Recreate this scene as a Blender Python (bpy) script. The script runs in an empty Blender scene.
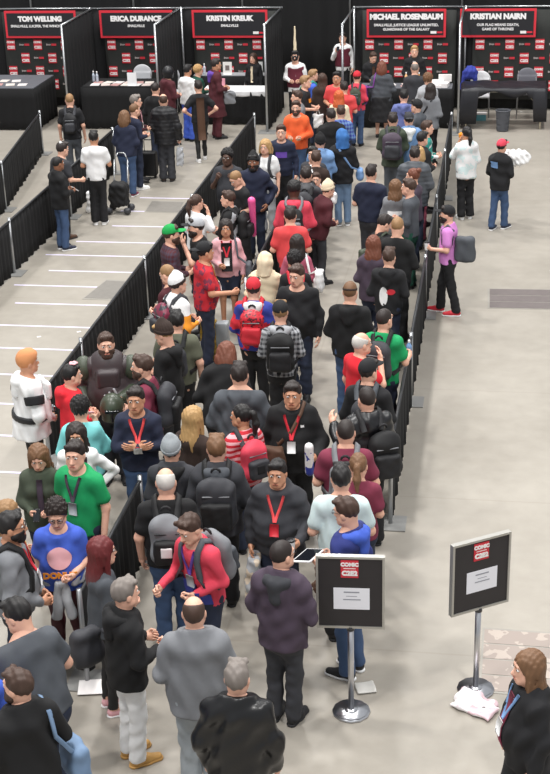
import bpy, math, random
import numpy as np
from mathutils import Matrix, Vector
SC = bpy.context.scene
COL = SC.collection
rnd = random.Random(7)
# ------------------------------------------------------------------ camera (solved from the photograph's fences, poles and people)
CF, CP, CR, CY, CH = 1395.39, 0.40766, 0.029846, -0.16708, 7.3924
_fw = np.array([math.sin(CY)*math.cos(CP), math.cos(CY)*math.cos(CP), -math.sin(CP)])
_rt = np.array([math.cos(CY), -math.sin(CY), 0.0]); _dn = np.cross(_fw, _rt)
_R = math.cos(CR)*_rt + math.sin(CR)*_dn
_D = -math.sin(CR)*_rt + math.cos(CR)*_dn
def at(u, v, z=0.0):
    d = _fw*CF + _R*(u-275) + _D*(v-387)
    return np.array([0, 0, CH]) + d*((z-CH)/d[2])
def azim(u, v):
    d = _fw*CF + _R*(u-275) + _D*(v-387)
    return math.atan2(d[0], d[1])
cam = bpy.data.cameras.new('camera'); cam.sensor_width = 36.0; cam.lens = CF*36/774
cam.clip_end = 200
camo = bpy.data.objects.new('camera', cam); COL.objects.link(camo)
camo.matrix_world = Matrix(((_R[0], -_D[0], -_fw[0], 0), (_R[1], -_D[1], -_fw[1], 0), (_R[2], -_D[2], -_fw[2], CH), (0, 0, 0, 1)))
SC.camera = camo
# ------------------------------------------------------------------ materials
def lin(c):
    return tuple((x/255/12.92 if x/255 <= .04045 else ((x/255+.055)/1.055)**2.4) for x in c)
PAL = dict(black=(24,24,27), ink=(17,17,19), charcoal=(52,53,58), slate=(74,78,84), grey=(120,122,126), ltgrey=(168,170,174), white=(232,232,232),
    cream=(222,206,176), navy=(30,36,58), blue=(62,92,190), royal=(50,62,150), denim=(60,82,116), ddenim=(36,44,64), ltdenim=(110,135,165),
    maroon=(96,30,46), burgundy=(74,26,34), wine=(120,44,66), red=(196,38,52), brightred=(214,34,48), coral=(222,74,76), rose=(214,66,86), mauve=(168,84,106),
    pink=(226,170,176), hotpink=(238,96,160), orange=(228,96,48), amber=(236,150,40), gold=(176,140,40), tan=(196,150,84), sand=(200,180,150),
    green=(18,150,88), capgreen=(16,150,70), dkgreen=(24,74,60), teal=(46,140,130), olive=(92,94,78), moss=(64,72,58), brown=(84,58,42), dkbrown=(50,36,30),
    purple=(92,60,150), violet=(120,60,140), lilac=(206,132,200), mint=(208,226,226), aqua=(124,206,206), plum=(70,58,72), khaki=(150,138,116), beige=(206,190,170),
    lavblue=(98,108,160), skyblue=(112,146,190), bluecap=(52,104,166), steel=(150,156,160), orangetan=(206,140,92), umber=(60,50,52), inkblue=(38,48,112))
HAIR = dict(black=(22,19,19), dark=(38,29,26), brown=(66,46,36), ltbrown=(112,80,54), blond=(176,140,92), sandy=(146,112,76), red=(92,30,30), orange=(196,92,44), grey=(120,112,106), white=(200,196,190), auburn=(110,62,44), redfade=(96,28,30))
SKIN = dict(a=(222,172,148), b=(196,142,112), c=(140,94,70), d=(84,58,46))
_m = {}
def bsdf(m): return m.node_tree.nodes['Principled BSDF']
def mat(name, col, rough=.8, metal=0, kind=None, col2=None, scale=1.0, emit=0):
    key = (name, tuple(col), rough, metal, kind, col2, scale)
    if key in _m: return _m[key]
    m = bpy.data.materials.new(name); m.use_nodes = True; b = bsdf(m); nt = m.node_tree; N = nt.nodes.new; L = nt.links.new
    b.inputs['Roughness'].default_value = rough; b.inputs['Metallic'].default_value = metal
    c = (*lin(col), 1); b.inputs['Base Color'].default_value = c
    if kind in (None, 'flat'):
        if kind is None:
            tc = N('ShaderNodeTexCoord'); nz = N('ShaderNodeTexNoise'); nz.inputs['Scale'].default_value = 9; nz.inputs['Detail'].default_value = 4
            L(tc.outputs['Object'], nz.inputs['Vector'])
            mx = N('ShaderNodeMix'); mx.data_type = 'RGBA'
            mx.inputs[6].default_value = tuple(x*.82 for x in c[:3])+(1,); mx.inputs[7].default_value = tuple(min(1, x*1.16) for x in c[:3])+(1,)
            L(nz.outputs['Fac'], mx.inputs[0]); L(mx.outputs[2], b.inputs['Base Color'])
    else:
        c2 = (*lin(col2), 1); tc = N('ShaderNodeTexCoord'); sp = N('ShaderNodeSeparateXYZ'); L(tc.outputs['Object'], sp.inputs[0])
        def band(out, f, ph=0.0, th=0.0):
            a = N('ShaderNodeMath'); a.operation = 'MULTIPLY'; a.inputs[1].default_value = f*2*math.pi; L(out, a.inputs[0])
            s = N('ShaderNodeMath'); s.operation = 'SINE'; L(a.outputs[0], s.inputs[0])
            g = N('ShaderNodeMath'); g.operation = 'GREATER_THAN'; g.inputs[1].default_value = th; L(s.outputs[0], g.inputs[0]); return g.outputs[0]
        mx = N('ShaderNodeMix'); mx.data_type = 'RGBA'; mx.inputs[6].default_value = c; mx.inputs[7].default_value = c2
        if kind == 'stripe': L(band(sp.outputs['Z'], scale), mx.inputs[0])
        elif kind == 'plaid':
            ad = N('ShaderNodeMath'); ad.operation = 'ADD'; L(band(sp.outputs['Z'], scale), ad.inputs[0])
            xy = N('ShaderNodeMath'); xy.operation = 'ADD'; L(sp.outputs['X'], xy.inputs[0]); L(sp.outputs['Y'], xy.inputs[1]); L(band(xy.outputs[0], scale), ad.inputs[1])
            hf = N('ShaderNodeMath'); hf.operation = 'MULTIPLY'; hf.inputs[1].default_value = .5; L(ad.outputs[0], hf.inputs[0]); L(hf.outputs[0], mx.inputs[0])
        elif kind == 'patch':
            vo = N('ShaderNodeTexNoise'); vo.inputs['Scale'].default_value = scale; vo.inputs['Detail'].default_value = 2; L(tc.outputs['Object'], vo.inputs['Vector'])
            g = N('ShaderNodeMath'); g.operation = 'GREATER_THAN'; g.inputs[1].default_value = .55; L(vo.outputs['Fac'], g.inputs[0]); L(g.outputs[0], mx.inputs[0])
        elif kind == 'blocks':   # broad bands of colour up the garment
            a = N('ShaderNodeMath'); a.operation = 'GREATER_THAN'; a.inputs[1].default_value = scale; L(sp.outputs['Z'], a.inputs[0]); L(a.outputs[0], mx.inputs[0])
        elif kind == 'grad':
            mr = N('ShaderNodeMapRange'); mr.inputs['From Min'].default_value = -.42; mr.inputs['From Max'].default_value = -.12; L(sp.outputs['Z'], mr.inputs['Value']); L(mr.outputs[0], mx.inputs[0])
        L(mx.outputs[2], b.inputs['Base Color'])
    _m[key] = m; return m
def cloth(c, rough=.85, **k): return mat('fabric_'+c, PAL[c], rough, **k)
# ------------------------------------------------------------------ mesh output
def mk(name, V, F, mats, parent=None, fm=None, smooth=True):
    me = bpy.data.meshes.new(name); V = np.asarray(V, np.float32)
    if isinstance(F, np.ndarray) and F.ndim == 2:
        n, w = F.shape
        me.vertices.add(len(V)); me.vertices.foreach_set('co', V.ravel())
        me.loops.add(n*w); me.loops.foreach_set('vertex_index', F.astype(np.int32).ravel())
        me.polygons.add(n); me.polygons.foreach_set('loop_start', np.arange(0, n*w, w, dtype=np.int32))
        me.update(calc_edges=True)
    else:
        me.from_pydata([tuple(map(float, v)) for v in V], [], [tuple(int(i) for i in f) for f in F])
    for m in (mats if isinstance(mats, (list, tuple)) else [mats]): me.materials.append(m)
    if fm is not None: me.polygons.foreach_set('material_index', np.asarray(fm, np.int32))
    me.polygons.foreach_set('use_smooth', np.full(len(me.polygons), smooth))
    me.update()
    o = bpy.data.objects.new(name, me); COL.objects.link(o)
    if parent: o.parent = parent
    return o
def share(name, me, mats, parent=None):
    o = bpy.data.objects.new(name, me); COL.objects.link(o)
    if parent: o.parent = parent
    for i, m in enumerate(mats if isinstance(mats, (list, tuple)) else [mats]):
        o.material_slots[i].link = 'OBJECT'; o.material_slots[i].material = m
    return o
def tag(o, label=None, cat=None, group=None, kind=None):
    if label: o['label'] = label
    if cat: o['category'] = cat
    if group: o['group'] = group
    if kind: o['kind'] = kind
    return o
def empty(name, loc, rz=0.0):
    o = bpy.data.objects.new(name, None); COL.objects.link(o); o.location = [float(x) for x in loc]; o.rotation_euler.z = rz; o.empty_display_size = .1
    return o
def cat_(parts):                      # join (V,F) quad meshes
    Vs, Fs, n = [], [], 0
    for V, F in parts: Vs.append(V); Fs.append(F+n); n += len(V)
    return np.concatenate(Vs), np.concatenate(Fs)
# ------------------------------------------------------------------ signed distance shapes -> quads
def snet(F, o, h):
    S = F < 0; nx, ny, nz = F.shape
    cnt = np.zeros((nx-1, ny-1, nz-1), np.int8)
    for i in (0, 1):
        for j in (0, 1):
            for k in (0, 1): cnt += S[i:nx-1+i, j:ny-1+j, k:nz-1+k]
    act = (cnt > 0) & (cnt < 8); ii = np.argwhere(act); M = len(ii)
    idx = np.full(act.shape, -1, np.int64); idx[act] = np.arange(M)
    acc = np.zeros((M, 3)); n = np.zeros(M)
    cs = [(i, j, k) for i in (0, 1) for j in (0, 1) for k in (0, 1)]
    fv = {c: F[ii[:, 0]+c[0], ii[:, 1]+c[1], ii[:, 2]+c[2]] for c in cs}
    for c in cs:
        for ax in range(3):
            if c[ax] == 0:
                e = list(c); e[ax] = 1; e = tuple(e); f0, f1 = fv[c], fv[e]; m = (f0 < 0) != (f1 < 0)
                t = f0[m]/(f0[m]-f1[m]); p = np.tile(np.array(c, float), (len(t), 1)); p[:, ax] += t
                acc[m] += p; n[m] += 1
    V = np.asarray(o) + h*(ii + acc/np.maximum(n, 1)[:, None])
    Q = []
    for ax in range(3):
        b, c = (ax+1) % 3, (ax+2) % 3
        sl0 = [slice(None)]*3; sl1 = [slice(None)]*3; sl0[ax] = slice(0, -1); sl1[ax] = slice(1, None)
        ch = S[tuple(sl0)] != S[tuple(sl1)]; e = np.argwhere(ch)
        lim = np.array(act.shape)
        ok = (e[:, b] > 0) & (e[:, c] > 0) & (e[:, b] < lim[b]) & (e[:, c] < lim[c]); e = e[ok]
        if not len(e): continue
        s = S[e[:, 0], e[:, 1], e[:, 2]]
        def ix(db, dc):
            q = e.copy(); q[:, b] -= db; q[:, c] -= dc; return idx[q[:, 0], q[:, 1], q[:, 2]]
        q = np.stack([ix(1, 1), ix(0, 1), ix(0, 0), ix(1, 0)], 1); q[~s] = q[~s][:, ::-1]; Q.append(q)
    return V, np.concatenate(Q)
def smin(a, b, k):
    h = np.maximum(k-np.abs(a-b), 0)/k
    return np.minimum(a, b) - h*h*k*.25
I3 = np.eye(3)
def cone(a, b, ra, rb=None, k=.03, R=None, ky=1.0, sub=False):
    a = np.asarray(a, float); b = np.asarray(b, float); rb = ra if rb is None else rb; R = I3 if R is None else R
    ba = (b-a)@R; ba = np.array([ba[0], ba[1]/ky, ba[2]]); bb = max(ba@ba, 1e-9); g = 1 if ky == 1 else (1+min(ky, 1))/2
    def fn(x, y, z):
        x = x-a[0]; y = y-a[1]; z = z-a[2]
        if R is I3: lx, ly, lz = x, y/ky, z
        else:
            lx = x*R[0, 0]+y*R[1, 0]+z*R[2, 0]; ly = (x*R[0, 1]+y*R[1, 1]+z*R[2, 1])/ky; lz = x*R[0, 2]+y*R[1, 2]+z*R[2, 2]
        t = np.clip((lx*ba[0]+ly*ba[1]+lz*ba[2])/bb, 0, 1)
        return (np.sqrt((lx-t*ba[0])**2+(ly-t*ba[1])**2+(lz-t*ba[2])**2) - (ra+(rb-ra)*t))*g
    r = max(ra, rb)*max(1, ky)
    return (fn, np.minimum(a, b)-r, np.maximum(a, b)+r, k, sub)
def ell(c, r, k=.02, sub=False, R=None):
    c = np.asarray(c, float); r = np.asarray(r, float); R = I3 if R is None else R
    def fn(x, y, z):
        x = x-c[0]; y = y-c[1]; z = z-c[2]
        if R is not I3: x, y, z = x*R[0, 0]+y*R[1, 0]+z*R[2, 0], x*R[0, 1]+y*R[1, 1]+z*R[2, 1], x*R[0, 2]+y*R[1, 2]+z*R[2, 2]
        k0 = np.sqrt((x/r[0])**2+(y/r[1])**2+(z/r[2])**2); k1 = np.sqrt((x/r[0]**2)**2+(y/r[1]**2)**2+(z/r[2]**2)**2)
        return k0*(k0-1)/np.maximum(k1, 1e-6)
    m = r if R is I3 else np.full(3, r.max())
    return (fn, c-m, c+m, k, sub)
def rbox(c, hf, r=.03, k=.02, R=None, sub=False):
    c = np.asarray(c, float); R = I3 if R is None else R
    def fn(x, y, z):
        x = x-c[0]; y = y-c[1]; z = z-c[2]
        if R is not I3: x, y, z = x*R[0, 0]+y*R[1, 0]+z*R[2, 0], x*R[0, 1]+y*R[1, 1]+z*R[2, 1], x*R[0, 2]+y*R[1, 2]+z*R[2, 2]
        q = [np.abs(a)-b+r for a, b in zip((x, y, z), hf)]
        return np.sqrt(np.maximum(q[0], 0)**2+np.maximum(q[1], 0)**2+np.maximum(q[2], 0)**2)+np.minimum(np.maximum(np.maximum(q[0], q[1]), q[2]), 0)-r
    m = np.asarray(hf) if R is I3 else np.full(3, np.linalg.norm(hf))
    return (fn, c-m, c+m, k, sub)
def sdf(prims, P):
    x, y, z = P[:, 0], P[:, 1], P[:, 2]; F = np.full(len(P), 1.0)
    for fn, lo, hi, k, sub in prims:
        d = fn(x, y, z); F = -smin(-F, d, k) if sub else smin(F, d, k)
    return F
def proj(prims, P, off):
    P = np.array(P, float); e = .004
    for _ in range(7):
        g = np.stack([sdf(prims, P+e*I3[i])-sdf(prims, P-e*I3[i]) for i in range(3)], 1); g /= np.maximum(np.linalg.norm(g, axis=1), 1e-6)[:, None]
        P = P - g*(sdf(prims, P)-off)[:, None]*.9
    return P, g
def build(prims, h, cuts=(), disp=None):
    lo = np.min([p[1] for p in prims if not p[4]], 0)-2.5*h-.02; hi = np.max([p[2] for p in prims if not p[4]], 0)+2.5*h+.02
    n = np.ceil((hi-lo)/h).astype(int)+1
    ax = [lo[i]+h*np.arange(n[i]) for i in range(3)]
    F = np.full(n, .4)
    for fn, pl, ph, k, sub in prims:
        mg = k+2*h+.015
        s = [slice(max(0, int((pl[i]-mg-lo[i])/h)), min(n[i], int((ph[i]+mg-lo[i])/h)+2)) for i in range(3)]
        if any(t.start >= t.stop for t in s): continue
        d = fn(ax[0][s[0]][:, None, None], ax[1][s[1]][None, :, None], ax[2][s[2]][None, None, :])
        ss = tuple(s); F[ss] = -smin(-F[ss], d, k) if sub else smin(F[ss], d, k)
    X, Y, Z = ax[0][:, None, None], ax[1][None, :, None], ax[2][None, None, :]
    if disp: F = F + disp(X, Y, Z)
    for c in cuts: F = np.maximum(F, c(X, Y, Z))
    return snet(F, lo, h)
def plane(p, nrm):                     # keeps the side the normal points away from
    p = np.asarray(p, float); nrm = np.asarray(nrm, float)/np.linalg.norm(nrm)
    return lambda x, y, z: (x-p[0])*nrm[0]+(y-p[1])*nrm[1]+(z-p[2])*nrm[2]
def folds(seed, amp, wl=.17):
    r = np.random.RandomState(seed); ks = []
    for i in range(5):
        d = r.normal(size=3); d[2] *= .8; d /= np.linalg.norm(d); ks.append((d*2*math.pi/(wl*r.uniform(.6, 1.4)), r.uniform(0, 6.3)))
    def f(x, y, z):
        s = 0
        for (kk, ph) in ks: s = s + np.sin(kk[0]*x+kk[1]*y+kk[2]*z+ph)
        return amp*s/2.2
    return f
def xf(V, M):                          # 4x4 on points
    M = np.asarray(M); return V@M[:3, :3].T + M[:3, 3]
# ------------------------------------------------------------------ head, hands, shoes
def head_prims():
    P = [ell((0, -.012, .03), (.074, .094, .094), .03), ell((0, .026, -.035), (.059, .066, .078), .04), cone((-.018, .062, -.088), (.018, .062, -.088), .026, k=.03),
         cone((-.045, .02, -.06), (.045, .02, -.06), .03, k=.03), cone((0, .086, .012), (0, .107, -.03), .008, .0135, .012), cone((-.012, .093, -.036), (.012, .093, -.036), .009, k=.01),
         cone((-.034, .078, .034), (.034, .078, .034), .013, k=.02), cone((-.02, .087, -.064), (.02, .087, -.064), .0075, k=.008),
         ell((.077, -.008, -.008), (.011, .021, .032), .008), ell((-.077, -.008, -.008), (.011, .021, .032), .008),
         cone((0, -.025, -.06), (0, -.02, -.15), .056, .058, .04)]
    for s in (1, -1): P.append(ell((s*.032, .097, .012), (.016, .014, .011), .012, sub=True))
    return P
HEADP = head_prims()
def face_bits():
    eyes, iris, brow = [], [], []
    out = []
    for grp, ps in ((2, [ell((s*.031, .079, .011), (.0145, .0135, .0105)) for s in (1, -1)]), (3, [ell((s*.031, .0895, .011), (.0072, .005, .0078)) for s in (1, -1)]),
                    (4, [cone((s*.014, .094, .033), (s*.046, .08, .036), .0055, .0035) for s in (1, -1)]), (1, [cone((-.02, .0945, -.064), (.02, .0945, -.064), .0055, .0055, ky=1)])):
        for p in ps:
            V, F = build([p], .0032); out.append((V, F, grp))
    return out
HEAD = {}
for lod, hh in ((0, .0065), (1, .011)):
    V, F = build(HEADP, hh); parts = [(V, F, 0)] + face_bits()
    HEAD[lod] = (np.concatenate([p[0] for p in parts]), np.concatenate([p[1]+sum(len(q[0]) for q in parts[:i]) for i, p in enumerate(parts)]), np.concatenate([np.full(len(p[1]), p[2]) for p in parts]))
def hand_mesh(curl, h=.0048, sp=1.0):
    P = [cone((0, .0, .03), (0, 0, -.03), .026, .028, .02, ky=.95), cone((0, .018, -.03), (0, .026*sp, -.085), .0145, .0125, .02), cone((0, -.018, -.03), (0, -.026*sp, -.08), .0145, .0115, .02), cone((0, 0, -.03), (0, 0, -.088), .016, .0125, .02)]
    for i, (y, L, r) in enumerate(((.029, .072, .0085), (.0098, .08, .0088), (-.0098, .075, .0085), (-.028, .058, .0075))):
        p = np.array([0, y*sp, -.088+(.006 if i in (0, 3) else 0)]); ang = 0; fan = y*sp*1.6*(1-curl)
        for f, c in ((.45, .9), (.32, 1.25), (.23, .8)):
            ang += curl*c; q = p + L*f*np.array([-math.sin(ang), fan, -math.cos(ang)])
            P.append(cone(p, q, r, r*.9, .004)); p = q; r *= .92
    P += [cone((-.004, .022, -.022), (-.018, .05, -.055), .0135, .0105, .012), cone((-.018, .05, -.055), (-.028-.02*curl, .052-.012*curl, -.088), .0105, .0082, .006)]
    return build(P, h)
HANDS = {'relaxed': hand_mesh(.35), 'grip': hand_mesh(1.0), 'flat': hand_mesh(.1, sp=1.15)}
def shoe_mesh():
    P = [cone((0, -.055, .045), (0, .05, .045), .042, .04, .03), cone((0, .05, .036), (.004, .15, .03), .044, .034, .03), cone((0, -.04, .06), (0, -.03, .1), .042, .044, .03)]
    P2 = [cone((0, -.06, .012), (0, .05, .012), .046, .046, .03), cone((0, .05, .012), (.004, .155, .012), .047, .039, .03)]
    V, F = build(P, .0085, [plane((0, 0, .016), (0, 0, -1)), plane((0, 0, .105), (0, 0, 1))])
    V2, F2 = build(P2, .0085, [plane((0, 0, .0), (0, 0, -1)), plane((0, 0, .024), (0, 0, 1))])
    Vc, Fc = cat_([(V, F), (V2, F2)]); return Vc, Fc, np.r_[np.zeros(len(F)), np.ones(len(F2))]
_sv = shoe_mesh()
def mesh_only(name, V, F, nm=1, fm=None):
    m0 = mat('base', (128, 128, 128), kind='flat'); o = mk(name, V, F, [m0]*nm, fm=fm); me = o.data; bpy.data.objects.remove(o); return me
SHOE = mesh_only('shoe', *_sv[:2], nm=2, fm=_sv[2])
# ------------------------------------------------------------------ hair and hats, in the head's own frame
HL = plane((0, .083, .078), (0, .761, -.648))
def strands(amp, f=110):
    return lambda x, y, z: amp*np.sin(f*x+18*z)*np.cos(f*.8*y+11*z+1)
def hair_mesh(style):
    h = .008; E = ell((0, -.016, .036), (.083, .103, .1)); face = ell((0, .085, -.03), (.06, .06, .095), .01, sub=True)
    if style == 'short': return build([E, cone((-.05, .055, .105), (.05, .06, .1), .022, k=.03)], h, [HL], strands(.005))
    if style == 'buzz': return build([ell((0, -.014, .033), (.078, .099, .097))], h, [HL], strands(.001))
    if style == 'ring': return build([ell((0, -.015, .03), (.0785, .0985, .097))], h, [HL, plane((0, -.03, .088), (0, .42, 1))], strands(.0015))
    if style == 'curly': return build([ell((0, -.016, .05), (.095, .112, .108))], h, [plane((0, .083, .085), (0, .8, -.6))], strands(.014, 130))
    if style == 'afro': return build([ell((0, -.01, .06), (.098, .112, .1))], h, [plane((0, .083, .08), (0, .8, -.6))], strands(.006, 190))
    if style in ('long', 'longer', 'bob'):
        L = dict(long=-.3, longer=-.42, bob=-.15)[style]
        P = [ell((0, -.016, .04), (.09, .11, .1)), cone((0, -.045, .0), (0, -.085, L*.55), .1, .105, .05, ky=.62), cone((0, -.085, L*.55), (0, -.1, L), .1, .06, .05, ky=.5)]
        for s in (1, -1): P.append(cone((s*.07, .01, .0), (s*.088, .005, L*.6), .03, .026, .03))
        P += [ell((0, .1, -.03), (.052, .085, .1), .012, sub=True), ell((0, .02, -.09), (.05, .07, .07), .02, sub=True)]
        return build(P, .0095, [], strands(.006, 150))
    if style == 'ponytail': return build([E, ell((0, -.125, .055), (.025, .03, .025), .01), cone((0, -.14, .05), (0, -.165, -.06), .03, .036, .02), cone((0, -.165, -.06), (0, -.14, -.2), .036, .016, .02)], h, [lambda x, y, z: np.minimum(HL(x, y, z), y+.1)], strands(.004, 150))
    if style == 'bun': return build([E, ell((0, -.1, .105), (.047, .045, .042), .01)], h, [HL], strands(.004, 150))
    if style == 'beard':
        return build([ell((0, .026, -.04), (.066, .075, .088), .03), cone((-.02, .066, -.1), (.02, .066, -.1), .032, k=.03), cone((-.05, .02, -.06), (.05, .02, -.06), .034, k=.03), ell((0, .1, -.063), (.024, .03, .008), .006, sub=True)], .007,
                     [plane((0, .0, -.035), (0, -.15, 1)), plane((0, -.012, 0), (0, -1, 0)), plane((0, 0, -.14), (0, 0, -1))], strands(.003, 160))
    if style == 'cap': return build([ell((0, -.012, .04), (.089, .11, .104)), ell((0, -.012, .145), (.011, .011, .006), .004)], h, [plane((0, .0, .038), (0, .12, -1))])
    if style == 'brim': return build([ell((0, .115, .052), (.076, .085, .012), .01)], .006, [plane((0, .072, 0), (0, -1, 0)), lambda x, y, z: np.abs(z-.062+.9*x*x*10*.6)-.008])
    if style == 'beanie': return build([ell((0, -.014, .045), (.09, .11, .118)), cone((0, -.02, .155), (0, -.03, .165), .02, k=.05)], h, [plane((0, .07, .052), (0, .35, -1))], lambda x, y, z: .002*np.sin(170*np.arctan2(x, y+.01)*.12))
    if style == 'cuff': return build([ell((0, -.014, .045), (.0965, .1165, .114))], h, [plane((0, .07, .045), (0, .35, -1)), plane((0, .07, .088), (0, -.35, 1))])
    if style == 'hoodup': return build([ell((0, -.02, .03), (.105, .125, .125)), cone((0, -.07, -.02), (0, -.06, -.16), .1, .12, .06), ell((0, .115, -.02), (.072, .12, .1), .012, sub=True)], .0095, [plane((0, 0, -.17), (0, 0, -1))], folds(3, .004, .1))
    if style == 'helmet': return build([ell((0, .0, .015), (.105, .125, .13)), cone((0, 0, .02), (0, 0, -.1), .1, .098, .03)], .009, [plane((0, 0, -.11), (0, 0, -1))])
    if style == 'wrap': return build([ell((0, -.016, .04), (.088, .108, .108), .02), ell((0, .03, .07), (.075, .075, .07), .03)], h, [plane((0, .083, .06), (0, .761, -.648))])
    if style == 'visor': return build([rbox((0, .118, .0), (.07, .02, .018), .01), rbox((0, .118, -.05), (.012, .02, .05), .008, .006)], .006)
    if style == 'mask': return build([ell((0, .03, -.035), (.066, .078, .086), .03), ell((0, -.012, .03), (.08, .1, .1), .03)], h, [])
    if style == 'headband': return build([ell((0, -.014, .04), (.082, .102, .103))], .006, [lambda x, y, z: np.abs(z-.04+.2*y)-.012])
    if style == 'glasses':
        P = []
        for s in (1, -1):
            pts = [(s*.033+.021*math.cos(t), .107-.3*abs(.021*math.cos(t)+s*.033)*.5, .01+.017*math.sin(t)) for t in np.linspace(0, 2*math.pi, 9)]
            P += [cone(pts[i], pts[i+1], .0026, k=.002) for i in range(8)]
            P.append(cone((s*.055, .097, .014), (s*.083, -.005, .014), .0026, k=.002))
        P.append(cone((-.012, .108, .012), (.012, .108, .012), .0026, k=.002)); return build(P, .003)
    if style == 'plume': return build([cone((0, -.02, .12), (0, -.04, .62), .035, .016, .02)], .01, [], strands(.005, 90))
    if style == 'flower': return build([ell((.03*math.cos(t), .03+.03*math.sin(t), .135), (.022, .022, .012), .004) for t in np.linspace(0, 5.03, 5)], .006)
    raise KeyError(style)
_hm = {}
def hmesh(style):
    if style not in _hm: _hm[style] = mesh_only(style, *hair_mesh(style))
    return _hm[style]
# ------------------------------------------------------------------ people
ARM = {  # elbow, wrist, palm direction, hand shape; for the right arm, mirrored for the left
 'down': ((.238, -.03, 1.12), (.245, .045, .88), (-1, .1, 0), 'relaxed'),
 'front': ((.24, -.01, 1.12), (.11, .21, 1.09), (-.6, -.4, .7), 'grip'),
 'clasp': ((.245, -.02, 1.11), (.075, .18, .96), (-.8, -.5, 0), 'relaxed'),
 'crossed': ((.225, .08, 1.13), (-.005, .22, 1.19), (.2, -1, 0), 'relaxed'),
 'pocket': ((.29, -.1, 1.14), (.21, .1, .95), (-1, 0, 0), 'relaxed'),
 'strap': ((.24, .05, 1.13), (.125, .19, 1.32), (-.3, -1, 0), 'grip'),
 'face': ((.24, .15, 1.2), (.08, .2, 1.43), (-.4, -1, 0), 'relaxed'),
 'out': ((.25, .04, 1.12), (.22, .29, 1.1), (-1, 0, .2), 'grip'),
 'hip': ((.38, -.1, 1.15), (.2, .0, 1.01), (-1, .2, 0), 'relaxed'),
 'up': ((.3, .18, 1.32), (.2, .28, 1.56), (-.6, -.6, 0), 'flat'),
 'phone': ((.245, .08, 1.13), (.13, .27, 1.33), (-.5, -.8, 0), 'grip'),
 'point': ((.25, .06, 1.12), (.26, .26, 1.29), (-.6, .4, 0), 'relaxed'),
 'bag': ((.25, -.05, 1.12), (.28, .0, .88), (-1, 0, 0), 'grip'),
 'reach': ((.25, .2, 1.25), (.2, .45, 1.18), (-.3, 0, -1), 'flat'),
 'back': ((.33, -.16, 1.18), (.16, -.24, 1.03), (0, 1, 0), 'relaxed')}
PEOPLE = []
def rx(a): c, s = math.cos(a), math.sin(a); return np.array([[1, 0, 0], [0, c, -s], [0, s, c]])
def rz(a): c, s = math.cos(a), math.sin(a); return np.array([[c, -s, 0], [s, c, 0], [0, 0, 1]])
class Fig: pass
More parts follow.
